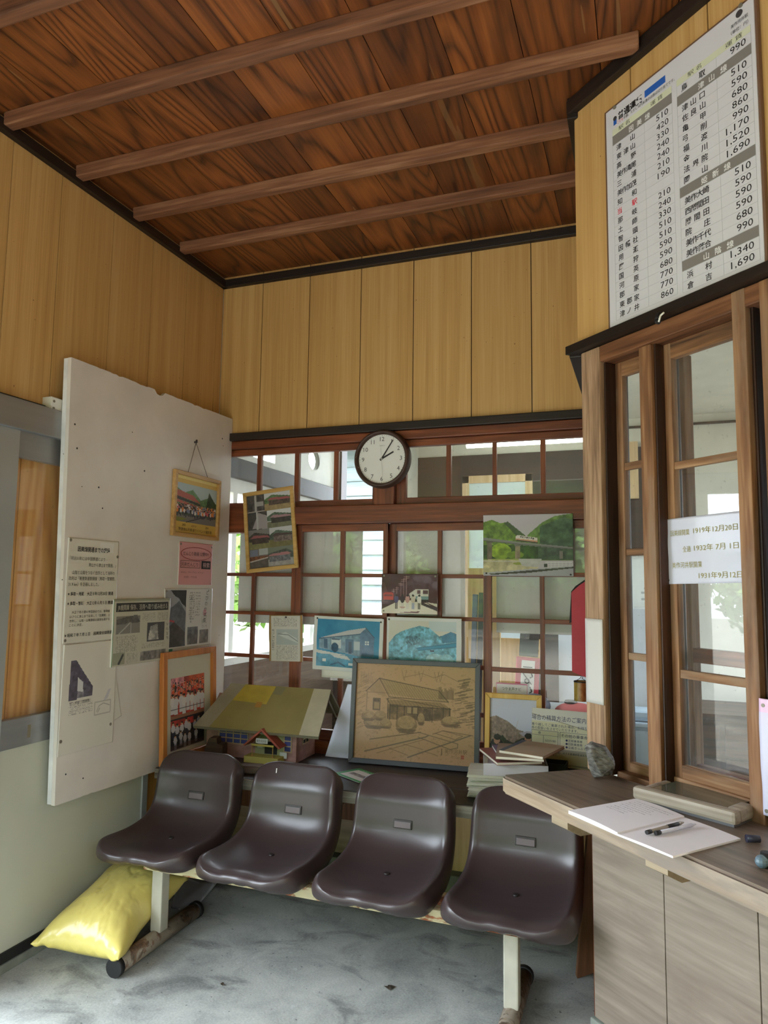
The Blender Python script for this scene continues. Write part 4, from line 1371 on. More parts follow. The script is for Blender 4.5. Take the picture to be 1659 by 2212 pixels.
# viaduct poster
c = Cv(160, 112, (188, 180, 190))
c.hill([(0, .12), (.1, .08), (.2, .14), (.27, .12), (.36, .24), (.48, .36), (1, .5)], (96, 122, 48), var=.55, sc=20, to=.75).poly([(.24, .14), (.28, .11), (.49, .36), (.4, .38)], (70, 84, 56), var=.3)
c.poly([(.5, .34), (.58, .24), (.66, .14), (.8, .04), (1, .0), (1, .75), (.5, .6)], (92, 118, 62), var=.5, sc=22).poly([(.64, .2), (.9, .06), (1, .1), (1, .75), (.64, .6)], (70, 92, 70), var=.5, sc=16)
c.rect(0, .5, .62, .72, (50, 74, 30), var=.6, sc=18).ell(.2, .6, .12, .13, (126, 150, 44), var=.4).ell(.36, .66, .1, .06, (110, 134, 50), var=.3).rect(.62, .52, 1, .74, (66, 84, 60), var=.5)
c.poly([(0, .37), (.42, .45), (1, .54), (1, .575), (.6, .525), (.42, .5), (0, .42)], (128, 126, 124)).line([(0, .42), (.5, .5), (1, .57)], .006, (74, 72, 70))
c.poly([(.37, .36), (.385, .335), (.61, .385), (.61, .45), (.37, .41)], (214, 204, 200)).poly([(.37, .39), (.61, .43), (.61, .455), (.37, .415)], (204, 150, 124)).line([(.38, .42), (.61, .465)], .012, (60, 48, 48))
for i in range(7): c.rect(.42 + i * .023, .355 + i * .0048, .435 + i * .023, .378 + i * .0048, (70, 66, 76))
c.rect(.045, .44, .1, .76, (104, 92, 80), var=.3).rect(.03, .435, .11, .455, (84, 80, 76)).rect(.365, .5, .42, .78, (148, 132, 112), var=.3).rect(.355, .495, .425, .515, (110, 106, 100)).rect(.85, .6, .89, .72, (120, 112, 100))
c.poly([(0, .74), (.3, .72), (.62, .78), (.62, .9), (0, .95)], (186, 176, 140), var=.25).rect(.1, .72, .4, .74, (150, 160, 84)).ell(.4, .8, .06, .02, (140, 150, 70)).poly([(.4, .72), (.66, .72), (.62, .86), (.44, .84)], (186, 184, 182), var=.1)
c.line([(0, .76), (.5, .77), (.7, .8)], .005, (196, 196, 194)).line([(.7, .78), (.98, .78)], .008, (214, 214, 214)).line([(.7, .82), (1, .81)], .006, (206, 206, 206)).line([(.7, .86), (1, .83)], .006, (206, 206, 206))
for i in range(8): c.line([(.72 + .04 * i, .77), (.72 + .04 * i, .87)], .005, (214, 214, 214))
c.rect(.68, .8, .72, .86, (50, 48, 52)).poly([(0, .95), (.6, .88), (1, .84), (1, 1), (0, 1)], (168, 166, 176)).poly([(.06, .97), (.6, .9), (1, .85), (1, .87), (.5, .95), (.1, .985)], (56, 52, 46), var=.3)
p = poster('viaduct_poster', 'glossy poster of a railcar crossing a viaduct below green hills, beside the ticket window post', 'poster', 'lat', -.763, 1.548, .439, .304, c, LAMI, off=.012, curl=.005, tacks=[(.215, .296), (.425, .296), (.015, .012), (.425, .008)])

# newspaper cutting on a cardboard backing
c = Cv(60, 84, (200, 196, 190)).columns(.1, .04, .9, .24, (120, 116, 114), 16, vertical=True, seed=2).rect(.18, .3, .94, .64, (170, 178, 180)).poly([(.24, .42), (.5, .36), (.9, .5), (.94, .6), (.6, .52)], (196, 202, 202)).line([(.24, .4), (.6, .42), (.92, .56)], .02, (110, 116, 118)).columns(.04, .3, .12, .78, (80, 78, 78), 10, seed=4).columns(.18, .66, .94, .96, (120, 116, 114), 18, vertical=True, seed=5)
p = poster('newspaper_cutting', 'pale newspaper cutting on a wavy cardboard backing pinned to the lattice', 'clipping', 'lat', -1.962, 1.068, .205, .252, Cv(10, 10, (176, 144, 96)), off=.011, curl=.008, tilt=.03, tacks=[])
q_ = sheet('cutting', c, .178, .246, PRINT, p, curl=.006, x0=.016, z0=.002, y=-.009)
pins(p, [(.11, .24)])
p.children[-1].location.y = -.014

# two blue faded photographs
c = Cv(140, 100, (34, 122, 168))
c.put(np.clip(fbm(100, 140, 5, 4, 3) * 1.4 - .3, 0, 1), (74, 156, 194), al=.8)
c.poly([(.06, .4), (.5, .22), (.78, .14), (.9, .3), (.72, .28), (.5, .34)], (188, 188, 196)).poly([(.04, .42), (.7, .27), (.7, .75), (.04, .62)], (120, 150, 172), var=.2).poly([(.7, .26), (.79, .15), (.92, .33), (.92, .74), (.7, .77)], (92, 122, 154), var=.15)
c.line([(.04, .42), (.7, .28)], .012, (60, 84, 110)).line([(.78, .14), (.92, .34)], .012, (70, 86, 110))
for i in range(8): c.rect(.22 + i * .06, .37 - i * .012, .225 + i * .06, .43 - i * .012, (60, 90, 120))
c.rect(.12, .42, .18, .62, (60, 94, 124)).rect(.24, .42, .4, .6, (188, 198, 200)).rect(.25, .4, .38, .43, (60, 84, 110)).rect(.47, .4, .6, .68, (60, 100, 130)).rect(.52, .45, .57, .7, (34, 66, 96)).rect(.61, .44, .7, .62, (170, 184, 192)).rect(.78, .42, .84, .5, (206, 214, 218)).line([(.81, .42), (.81, .5)], .008, (90, 110, 140)).line([(.78, .46), (.84, .46)], .008, (90, 110, 140))
c.ell(.3, .59, .06, .1, (36, 76, 104), var=.4).poly([(0, .66), (.5, .74), (1, .8), (1, .86), (.45, .82), (0, .72)], (200, 202, 200)).rect(0, .74, 1, 1, (66, 138, 172), var=.25).poly([(.2, .72), (.5, .76), (.55, .84), (.3, .8)], (196, 200, 200)).rect(.1, .84, .16, .9, (206, 212, 212)).rect(.52, .9, .6, .95, (206, 212, 212)).line([(.24, .96), (.36, .9), (.46, .97)], .02, (40, 84, 116)).rect(.66, .8, .84, .84, (44, 60, 90), var=.4)
a_ = c.a
inner = Cv(156, 114, (214, 216, 216))
inner.a[6:106, 8:148] = a_
p = poster('faded_photograph', 'blue faded photograph of an old station building with peeling streaks', 'photograph', 'lat', -1.697, 1.04, .4, .285, inner, LAMI, off=.013, curl=.005, tilt=-.02, tacks=[(.018, .272), (.385, .268), (.006, .06)], group='blue faded photographs')
c = Cv(150, 100, (206, 204, 194))
c.rect(.6, 0, 1, .2, (190, 204, 208)).hill([(0, .48), (.1, .3), (.2, .22), (.32, .16), (.46, .1), (.6, .13), (.75, .3), (.9, .26), (1, .3)], (108, 168, 192), var=.45, sc=26)
c.poly([(.78, .3), (.92, .2), (1, .24), (1, .4), (.8, .44)], (66, 128, 162), var=.2).ell(.36, .4, .12, .1, (84, 130, 150), var=.7, sc=50).poly([(.4, .56), (.6, .52), (1, .42), (1, .5), (.6, .58), (.46, .61)], (58, 142, 178)).line([(.42, .56), (1, .425)], .008, (40, 96, 126)).line([(.44, .61), (1, .505)], .008, (40, 96, 126)).rect(.62, .59, .68, .62, (36, 48, 66)).ell(.7, .78, .14, .12, (150, 196, 210), var=.25).ell(.86, .8, .1, .14, (140, 190, 206), var=.25).rect(0, .92, 1, 1, (50, 120, 160), var=.3)
inner = Cv(166, 116, (214, 216, 216))
inner.a[7:107, 5:155] = c.a
p = poster('faded_photograph', 'blue faded photograph of a wooded hill and a girder bridge', 'photograph', 'lat', -1.275, 1.045, .4, .285, inner, LAMI, off=.010, curl=.004, tacks=[(.012, .272), (.385, .27)], group='blue faded photographs')
p = poster('blank_paper', 'blank white paper edge hanging below the blue station photograph', 'paper', 'lat', -1.645, .998, .2, .12, Cv(8, 8, (222, 220, 212)), off=.009, tacks=[])

# ------------------------------------------------------------------ wall clock
ck = thing('wall_clock', 'round white wall clock with a worn brown rim above the lattice windows', 'clock', at('lat', -1.311, 2.166, .012), (0, 0, 0))
RIM = rustmat('worn_brown_rim', (62, 40, 30), (150, 126, 104), .66, 60)
bm = B()
pr_ = [(.132, -.012), (.136, -.03), (.144, -.036), (.152, -.03), (.158, -.012), (.158, .015)]
N_ = 64
vs = [[bm.verts.new((r * math.cos(t), y, r * math.sin(t))) for r, y in pr_] for t in np.linspace(0, 2 * PI, N_ + 1)[:-1]]
for i in range(N_):
    for j in range(len(pr_) - 1): bm.faces.new((vs[i][j], vs[i][j + 1], vs[(i + 1) % N_][j + 1], vs[(i + 1) % N_][j])).smooth = True
obj('rim', bm, RIM, ck)
bm = B(); cyl(bm, (0, -.012, 0), (0, .012, 0), .137, n=64); obj('dial', bm, plain('clock_white', (222, 222, 220), .4, .01), ck)
its = []
for h in range(1, 13):
    t = PI / 2 - h * PI / 6
    its.append(T(str(h), .108 * math.cos(t), .108 * math.sin(t) - .0115, .033, align='CENTER'))
lettering(ck, its, INK, y=-.0126, name='numerals')
lettering(ck, [T('SEIKO', 0, .068, .011, align='CENTER')], plain('pale_grey_ink', (150, 150, 150)), y=-.0126, name='maker_mark')
bm = B()
for k_ in range(60):
    t = k_ * PI / 30
    cyl(bm, (.127 * math.cos(t), -.0128, .127 * math.sin(t)), (.127 * math.cos(t), -.0118, .127 * math.sin(t)), .0012 if k_ % 5 else .002, n=6)
obj('minute_dots', bm, INK, ck)


def hand(name, ang, L, w0, w1, y, m, back=.0):
    bm = B(); prism(bm, [(-w0, -back), (w0, -back), (w1, L), (-w1, L)], 'y', y - .001, y)
    o = obj(name, bm, m, ck)
    o.rotation_euler.y = ang
    return o


hand('hour_hand', math.radians(62), .075, .0045, .004, -.015, BLACK, .012)
hand('minute_hand', math.radians(33), .118, .0035, .0026, -.0172, BLACK, .012)
hand('second_hand', math.radians(175), .10, .0008, .0006, -.0192, plain('pale_hand', (200, 198, 196)), .06)
bm = B(); cyl(bm, (0, -.0205, 0), (0, -.013, 0), .006, n=16); obj('hub', bm, ALU, ck)

# ------------------------------------------------------------------ fare board
fb = thing('fare_board', 'tall white fare table board with columns of stations and prices over the ticket window', 'sign', at('tick', .0, 0, .001), (0, 0, -A))
FBW = plain('fare_board_white', (206, 206, 212), .28, .01, 2)
BRF = plain('brown_metal_frame', (112, 86, 68), .4, .05)
GRY = plain('grey_band', (126, 122, 118), .4, .02)
PGR = plain('pale_green_band', (206, 210, 184), .4, .02)
LNE = plain('thin_rule_grey', (176, 178, 182), .4, .02)
bm = B(); box(bm, .145, .735, -.014, 0, 2.372, 3.176, bev=.003); obj('backing', bm, BRF, fb)
bm = B(); box(bm, .156, .728, -.017, -.012, 2.384, 3.166, bev=.001); obj('face', bm, FBW, fb)
bm = B()
for x0, x1, zt, zb in ((.186, .440, 3.084, 3.062), (.460, .716, 3.088, 3.066)): box(bm, x0, x1, -.0176, -.0168, zb, zt)
obj('header_band', bm, PGR, fb)
zl = [3.026 - .0330 * i for i in range(20)]
zr = [3.066 - .0336 * i for i in range(21)]
for x0, x1, z0, z1 in [(.186, .440, 3.027, 3.061)] + [(.460, .716, zr[i + 1] + .001, zr[i] - .001) for i in (1, 10, 17)]:
    bm = B(); box(bm, x0, x1, -.0176, -.0168, z0, z1); obj('line_band', bm, GRY, fb)
bm = B()
for z in zl: box(bm, .186, .440, -.0175, -.0168, z - .0004, z + .0004)
for z in zr: box(bm, .460, .716, -.0175, -.0168, z - .0004, z + .0004)
for x, zt, zb in ((.186, 3.084, zl[-1]), (.327, 3.026, zl[-1]), (.440, 3.084, zl[-1]), (.460, 3.088, zr[-1]), (.603, 3.088, zr[-1]), (.716, 3.088, zr[-1])): box(bm, x - .0004, x + .0004, -.0175, -.0168, zb, zt)
obj('table_rules', bm, LNE, fb)
bm = B(); box(bm, .332, .417, -.0176, -.0168, 3.112, 3.136); box(bm, .192, .206, -.0176, -.0168, 3.098, 3.116)
obj('blue_band', bm, plain('sign_blue', (36, 92, 176), .4, .02), fb)
its, red, wht = [], [], []


def spaced(lst, s_, x, z, w, sz):
    n = len(s_)
    for i, ch in enumerate(s_):
        lst.append(T(ch, x + (w - sz * .95) * i / max(n - 1, 1), z, sz, bold=.012))


LS = '津山 東津山 高野 美作滝尾 三浦 美作加茂 知和 当駅 那岐 土師 智頭 因幡社 用瀬 鷹狩 国英 河原 郡家 東郡家 津ノ井'.split()
LP = '510 420 330 240 240 210 190 - 210 240 330 510 510 590 590 680 770 770 860'.split()
for i, (s_, p_) in enumerate(zip(LS, LP)):
    z = zl[i] - .0265
    spaced(red if s_ == '当駅' else its, s_, .203, z, .086, .0235)
    if p_ != '-': its.append(T(p_, .425, z + .001, .029, align='RIGHT', w=.048))
RS = '鳥取 * 津山口 佐良山 亀甲 弓削 福渡 金川 法界院 岡山 * 美作大崎 西勝間田 勝間田 院庄 美作千代 美作落合 * 浜村 倉吉'.split()
RP = '990 * 510 590 680 860 990 1,170 1,520 1,690 * 510 590 590 590 680 990 * 1,340 1,690'.split()
for i, (s_, p_) in enumerate(zip(RS, RP)):
    z = zr[i] - .027
    if s_ == '*': continue
    spaced(its, s_, .477, z, .088, .024)
    its.append(T(p_, .700, z + .001, .030, align='RIGHT', w=.05 if len(p_) < 4 else .073))
spaced(wht, '因美線', .262, 3.033, .09, .022)
for i, s_ in ((1, '津山線'), (10, '姫新線'), (17, '山陰線')): spaced(wht, s_, .538, zr[i + 1] + .006, .1, .023)
its += [T('駅 名', .215, 3.067, .017, w=.05), T('運 賃', .355, 3.067, .017, w=.05), T('駅 名', .502, 3.071, .017, w=.05), T('運 賃', .635, 3.071, .017, w=.055),
        T('普通運賃', .213, 3.108, .03, w=.11, bold=.03), T('半額。ただし10円未満のは数は切り捨てです。', .238, 3.094, .0125, w=.215), T('（単位：円）', .655, 3.098, .013, w=.055), T('美作河井駅', .655, 3.118, .013, w=.055)]
red.append(T('こども', .21, 3.094, .0125, w=.026))
lettering(fb, its, BLACK, y=-.0178)
lettering(fb, red, REDINK, y=-.0178, name='red_lettering')
lettering(fb, wht, WHITEINK, y=-.0182, name='white_lettering')
bm = B(); cyl(bm, (.683, -.0178, 3.146), (.683, -.0168, 3.146), .011, n=20); cyl(bm, (.199, -.0182, 3.121), (.199, -.0168, 3.121), .008, n=16); obj('emblem', bm, INK, fb)
for x, z in ((.2, 3.161), (.69, 3.165)):
    bm = B(); cyl(bm, (x, -.021, z), (x, -.016, z), .007, .005, 12); obj('screw', bm, BRASS, fb)

# ------------------------------------------------------------------ sheets on the ticket window
c = Cv(40, 30, (206, 206, 222))
p = poster('date_sheet', 'white sheet with three olive opening dates pinned to the ticket window sash', 'notice', 'tick', .310, 1.511, .278, .204, c, LAMI, off=-.049, curl=.002, tacks=[(.008, .188), (.008, .012)], tilt=.02)
lettering(p, [T('因美線開業', .026, .15, .02, w=.072), T('1919年12月20日', .112, .152, .0215, w=.15), T('全通', .07, .098, .02, w=.03), T('1932年 7月 1日', .112, .099, .0215, w=.15), T('美作河井駅開業', .026, .05, .02, w=.11), T('1931年9月12日', .122, .016, .0215, w=.146)], OLIVE, y=-.0066)
ps = thing('paper_strip', 'blank white strip of paper wrapped on the post beside the red cover', 'paper', at('tick', .004, 1.106, .0095), (0, 0, -A))
sheet('sheet', Cv(6, 20, (200, 196, 192)), .083, .284, PRINT, ps)
c = Cv(30, 60, (206, 204, 226)).rect(0, 0, 1, .12, (226, 186, 216)).put(np.clip(.25 - np.linspace(0, 1, 60)[:, None] * np.ones((1, 30)), 0, 1) * 2, (222, 190, 220)).ell(.62, .2, .44, .11, (120, 180, 220)).ell(.62, .2, .36, .085, (214, 224, 240)).rect(.3, .85, 1, .97, (226, 190, 216), al=.6)
p = poster('pastel_poster', 'pastel pink and lilac poster pinned to the ticket window post above the coin tray', 'poster', 'tick', .656, .916, .21, .297, c, LAMI, off=.010, curl=.004, tacks=[(.012, .28), (.01, .012)], tackm=BRASS)

# switch hook under the fare board
hk = thing('black_hook', 'small black hook with a white cord end under the fare board ledge', 'hook', at('tick', .395, 2.33, .05), (0, 0, -A))
bm = B(); tube(bm, [(0, 0, .015), (0, -.012, -.01), (.012, -.016, -.018)], .008, 10); obj('hook', bm, BLACK, hk)
bm = B(); tube(bm, [(.012, -.016, -.018), (.02, -.016, .0), (.032, -.014, .006)], .003, 8); obj('cord', bm, WHITE, hk)
# ------------------------------------------------------------------ things on the shelf
# big pencil drawing in a grey frame
sk = thing('framed_drawing', 'large grey framed pencil drawing of the station leaning on the lattice', 'picture frame', (-1.432, 3.43, .602), (-.10, .0, .085))
GREYF = plain('slate_grey_frame', (84, 86, 94), .4, .04)
frame(sk, .66, .515, .024, .022, GREYF)
c = Cv(230, 180, (186, 148, 114))
P_ = (94, 72, 54)
D_ = (58, 44, 36)
L_ = lambda pts, w_=.004, col=P_, al=.8: c.line(pts, w_, col, al=al)
c.put(fbm(180, 230, 3, 3, 8), (176, 138, 102), al=.5)
c.poly([(.1, .28), (.2, .17), (.27, .35), (.2, .33)], (158, 126, 90), al=.6).poly([(.2, .16), (.7, .27), (.78, .37), (.28, .32)], (168, 136, 98)).poly([(.27, .38), (.72, .38), (.8, .44), (.3, .42)], (150, 118, 84))
c.poly([(.28, .42), (.8, .44), (.8, .56), (.28, .58)], (120, 92, 68), var=.4, sc=26)
L_([(.09, .3), (.2, .16), (.7, .26), (.78, .37)], .006, D_); L_([(.2, .16), (.29, .35), (.78, .37)], .005, D_); L_([(.27, .37), (.34, .36), (.8, .44)], .004, D_); L_([(.27, .37), (.31, .44), (.8, .44)], .006, D_)
L_([(.1, .31), (.28, .31)], .003); L_([(.1, .3), (.1, .52)]); L_([(.28, .36), (.28, .6)], .005, D_)
for i in range(22):
    t = i / 21
    L_([(.21 + .49 * t, .165 + .1 * t), (.3 + .47 * t, .345 + .02 * t)], .002, P_, .7)
for i in range(16):
    t = i / 15
    L_([(.3 + .44 * t, .375 + .015 * t), (.33 + .46 * t, .43 + .008 * t)], .002, D_, .6)
c.rect(.155, .37, .215, .49, (120, 94, 70)).rect(.16, .38, .185, .4, (84, 66, 54)).rect(.19, .38, .21, .4, (84, 66, 54)).rect(.165, .41, .21, .48, (160, 128, 92)); L_([(.155, .37), (.215, .37), (.215, .49), (.155, .49), (.155, .37)], .004, D_)
for x in (.3, .36, .42, .53, .65, .74, .79): L_([(x, .43), (x, .58)], .007, D_)
for x0 in (.44, .49): c.rect(x0, .44, x0 + .04, .51, (164, 134, 100)); L_([(x0, .44), (x0 + .04, .44), (x0 + .04, .51), (x0, .51), (x0, .44)], .004, D_)
c.rect(.58, .45, .64, .57, (86, 66, 52), var=.3).rect(.66, .46, .73, .55, (104, 80, 60), var=.3)
for cx_, cy, rx, ry in ((.17, .62, .09, .07), (.22, .55, .05, .05), (.12, .56, .06, .05), (.27, .63, .05, .05), (.44, .62, .09, .09), (.56, .56, .03, .06), (.8, .57, .08, .05)):
    c.ell(cx_, cy, rx, ry, (140, 110, 80), var=.2, sc=40).ell(cx_, cy - .02, rx * .8, ry * .75, (164, 132, 96), var=.15, sc=50)
    c.poly([(cx_ - rx, cy + ry * .5), (cx_ + rx, cy + ry * .5), (cx_ + rx * .6, cy + ry), (cx_ - rx * .6, cy + ry)], (96, 74, 58), al=.6)
r2 = random.Random(2)
for i in range(70):
    t = i / 70
    y = .12 + .5 * t
    w_ = .03 + .12 * t
    x = .91 + r2.uniform(-1, 1) * w_ * .8
    L_([(x - .03, y + .012), (x + .02, y)], .007, (92, 72, 56), .6)
for i in range(40):
    x, y = .06 + r2.uniform(-.03, .04), r2.uniform(.1, .7)
    L_([(x - .015, y + .02), (x + .015, y)], .005, (130, 100, 72), .6)
for i in range(26): x = .7 + .12 * i / 25; L_([(x, .25 + r2.uniform(-.03, .02)), (x, .34)], .004, P_, .7)
for i in range(10): x = .04 + .1 * i / 9; L_([(x, .09 + r2.uniform(0, .06)), (x, .22)], .003, P_, .5)
L_([(.4, .14), (.56, .09), (.66, .13), (.74, .09), (.86, .16)], .003, P_, .7)
for x in (.41, .55, .68, .71): L_([(x - .02, .07), (x, .17), (x + .02, .06)], .003, P_, .6)
L_([(.1, .92), (.6, .735), (.62, .72)], .009, (96, 84, 74), .8); L_([(.46, .95), (.96, .69)], .009, (96, 84, 74), .8); L_([(.2, .93), (.6, .755)], .003); L_([(.14, .795), (.36, .74), (.56, .69)], .007, P_, .8)
L_([(.54, .69), (.86, .78), (.86, .82), (.8, .84), (.54, .74)], .006, (104, 88, 74)); L_([(.66, .7), (.74, .66), (.98, .69)], .005); L_([(.74, .66), (.9, .7), (.84, .74), (.68, .69)], .004); L_([(.3, .87), (.46, .93)], .004, P_, .6); L_([(.42, .82), (.58, .86)], .004, P_, .6); L_([(.6, .88), (.7, .91)], .004, P_, .6)
c.put((fbm(180, 230, 60, 60, 5) > .66).astype(float), (140, 110, 80), al=.35)
c.rect(.885, .89, .912, .925, (170, 92, 72)); L_([(.888, .907), (.91, .907)], .002, (206, 150, 120)); L_([(.734, .84), (.734, .9)], .005, D_)
sheet('drawing', c, .62, .475, FRAMEGL, sk, x0=.02, z0=.02, y=-.008)
lettering(sk, [T('美作河井駅', .49, .078, .024, w=.11), T('二〇一二', .53, .056, .012, w=.05)], plain('pencil_ink', (120, 96, 74)), y=-.0102)

# small photograph in yellow wood, standing behind the paper stack
yf = thing('small_picture', 'small yellow wood photo frame with two men under a hill, behind the paper stack', 'picture frame', (-.742, 3.455, .602), (-.09, .0, .045))
YW = wood('yellow_frame_wood', (186, 138, 60), (212, 168, 88), (226, 188, 112), 'z', rough=.35)
frame(yf, .268, .382, .024, .02, YW)
c = Cv(90, 120, (196, 198, 220))
c.hill([(0, .28), (.15, .25), (.4, .32), (.6, .42), (.8, .45), (1, .52)], (136, 116, 108), var=.35, to=.8).poly([(.62, .46), (.8, .43), (1, .46), (1, .56), (.7, .5)], (170, 160, 180)).hill([(0, .64), (.2, .58), (.28, .5), (.36, .56), (.5, .6), (.62, .55), (.7, .52), (.8, .6), (.9, .54), (1, .62)], (54, 58, 46), var=.4, to=.95)
c.rect(0, .78, 1, .95, (36, 38, 44), var=.4).rect(0, .9, 1, 1, (150, 140, 140), var=.3)
for x, y in ((.17, .7), (.8, .66)): c.ell(x, y, .15, .16, (28, 26, 32)).ell(x - .0, y - .13, .065, .06, (176, 130, 110)).ell(x + .01, y - .165, .075, .04, (34, 28, 28)).rect(x - .05, y + .05, x + .16, y + .3, (24, 24, 30))
c.line([(.83, .6), (.92, .78)], .012, (190, 186, 190)).line([(.5, .8), (.56, .4), (.6, .3)], .005, (170, 160, 156)).ell(.35, .76, .05, .03, (214, 212, 216))
sheet('photograph', c, .232, .345, FRAMEGL, yf, x0=.018, z0=.018, y=-.007)

# printed sheet with a pink border behind it, on the lattice
c = Cv(60, 30, (222, 218, 222))
for k_ in (0,): c.rect(0, 0, 1, .06, (214, 140, 170)).rect(0, 0, .02, 1, (214, 140, 170)).rect(.98, 0, 1, 1, (214, 140, 170))
c.ell(.27, .95, .18, .36, (74, 72, 76)).ell(.27, .74, .035, .07, (222, 218, 222)).rect(.24, .86, .29, 1, (222, 218, 222)).rect(.52, .9, .57, 1, (96, 76, 84)).rect(.5, .86, .56, .93, (206, 90, 120))
p = poster('voice_guide_card', 'white card with a pink border and grey print standing above the small yellow frame', 'card', 'lat', -.702, .93, .152, .096, c, off=.005, tacks=[])
lettering(p, [T('つやま声ナビ', .028, .062, .018, w=.094)], INK, y=-.0035)

# settlement notice at the foot of the ticket window post
c = Cv(150, 160, (206, 202, 170)).rect(0, 0, 1, .22, (206, 206, 200)).poly([(0, .12), (1, .32), (1, .2), (1, 0), (0, 0)], (208, 206, 198)).line([(0, .1), (1, .33)], .012, (150, 142, 122))
for y0, y1, x0, x1 in ((.38, .68, .0, .44), (.38, .68, .47, .97), (.7, .94, .0, .97)): c.line([(x0, y0), (x1, y0), (x1, y1), (x0, y1), (x0, y0)], .007, (84, 82, 104))
c.line([(0, .46), (.44, .46)], .005, (84, 82, 104)).line([(.2, .46), (.2, .68)], .005, (84, 82, 104)).line([(0, .9), (.97, .93)], .006, (84, 82, 104)).rect(0, .97, 1, 1, (44, 40, 44))
p = thing('settlement_notice', 'yellowed white notice with navy print standing at the foot of the ticket window post', 'notice', (-.52, 3.44, .67), (-.05, .02, 0))
sheet('sheet', c, .275, .262, LAMI, p, t=.004)
lettering(p, [T('場合の精算方法のご案内', .0, .212, .026, w=.245), T('乗り越してご乗車された場合、お持ちの', .0, .184, .0145, w=.265), T('券の取扱いをさせていただきます。', .0, .168, .0145, w=.21), T('券', .03, .146, .014), T('その他の乗車券', .135, .142, .017, w=.118), T('左記以外の場合', .062, .115, .011, w=.05),
              T('●定期乗車券', .155, .124, .0125, w=.075), T('●回数乗車券', .155, .109, .0125, w=.075), T('●企画きっぷ 等', .155, .094, .0125, w=.095), T('乗車された区間に対する普通旅客運賃を', .055, .066, .011, w=.195), T('いただきます。', .06, .053, .011, w=.06)], NAVY, y=-.0055)

# stack of newspapers, tray and booklets
r3 = random.Random(8)
NEWS = plain('newsprint', (196, 194, 176), .8, .06, 30, (.3, 1, 9))
z = .602
for i in range(9):
    h = .0105
    lbl = ('topmost' if i == 8 else 'bottom' if i == 0 else ['second', 'third', 'fourth', 'fifth', 'sixth', 'seventh', 'eighth'][i - 1])
    t = thing('folded_newspaper', 'pale folded newspaper, %s from the bottom of the stack beside the counter' % lbl if i not in (0, 8) else 'pale folded newspaper, %s of the stack beside the counter' % lbl, 'newspaper', (-.60 + r3.uniform(-.006, .006), 3.19 + r3.uniform(-.006, .006), z), (0, 0, .18 + r3.uniform(-.05, .05)), 'newspapers in the stack')
    bm = B()
    for k_ in range(4): box(bm, -.15 + .0015 * k_, .15, -.105 - .0007 * (k_ % 2), .105, k_ * h / 4 + .0002, (k_ + 1) * h / 4 - .0002, bev=.0006)
    obj('pages', bm, NEWS, t)
    z += h
TRAYM, nt, pp = newmat('clear_plastic')
pp.inputs['Base Color'].default_value = rgba((226, 222, 230)); pp.inputs['Roughness'].default_value = .2; pp.inputs['Alpha'].default_value = .45
tr = thing('clear_tray', 'clear plastic tray of white papers on top of the newspaper stack', 'tray', (-.555, 3.20, z), (0, 0, .22))
bm = B()
for a in ((-.135, .135, -.095, -.093, 0, .05), (-.135, .135, .093, .095, 0, .05), (-.135, -.133, -.093, .093, 0, .05), (.133, .135, -.093, .093, 0, .05), (-.133, .133, -.093, .093, 0, .0015)): box(bm, *a)
obj('tray_body', bm, TRAYM, tr)
wp = thing('paper_pile', 'white papers lying inside the clear tray', 'paper', (-.55, 3.20, z + .002), (0, 0, .22))
bm = B(); box(bm, -.12, .125, -.085, .085, 0, .034, bev=.001); obj('pages', bm, plain('white_paper', (224, 220, 226), .7, .02), wp)
KRAFT = plain('kraft_cover', (150, 126, 108), .6, .04)
z2 = z + .052
for i, (mm, lb, w_, d_, rz, dx, dy, tl) in enumerate(((plain('maroon_cover', (138, 78, 76)), 'maroon covered booklet under the kraft notebooks on the clear tray', .2, .27, .5, -.02, .02, .02), (plain('lilac_cover', (108, 92, 120)), 'lilac covered booklet sticking out from the booklets on the tray', .17, .24, .35, .0, .04, .03), (KRAFT, 'kraft covered booklet with curled pages, lower of the two on the tray', .2, .26, .15, .03, -.005, -.03),
                                            (plain('kraft_cover_top', (162, 136, 108), .6, .03), 'kraft notebook with a dark taped spine, topmost on the tray', .2, .25, -.25, .08, .01, -.05))):
    t = thing('notebook', lb, 'notebook', (-.56 + dx, 3.2 + dy, z2), (0, 0, rz), 'notebooks on the tray')
    bm = B(); box(bm, -w_ / 2 + .002, w_ / 2 - .002, -d_ / 2 + .002, d_ / 2 - .002, .0015, .0105); obj('pages', bm, plain('page_white', (222, 216, 204), .8, .03), t)
    bm = B(); box(bm, -w_ / 2, w_ / 2, -d_ / 2, d_ / 2, .0108, .0122, bev=.0004); box(bm, -w_ / 2, w_ / 2, -d_ / 2, d_ / 2, 0, .0014); obj('cover', bm, mm, t)
    if i == 3:
        bm = B(); box(bm, -w_ / 2 - .0006, -w_ / 2 + .022, -d_ / 2, d_ / 2, .0123, .0128); obj('spine_tape', bm, plain('navy_tape', (46, 46, 66)), t)
        lettering(t, [], INK) if False else None
    z2 += .0128
bx = thing('black_box', 'open black box behind the newspaper stack', 'box', (-.40, 3.375, .602), (0, 0, .0))
bm = B()
for a in ((-.05, .05, -.045, -.041, 0, .11), (-.05, .05, .041, .045, 0, .11), (-.05, -.046, -.041, .041, 0, .11), (.046, .05, -.041, .041, 0, .11), (-.046, .046, -.041, .041, 0, .004)): box(bm, *a)
obj('box_body', bm, BLACK, bx)
bx = thing('navy_box', 'small open navy box holding stones beside the notice', 'box', (-.303, 3.36, .602), (0, 0, .0))
bm = B()
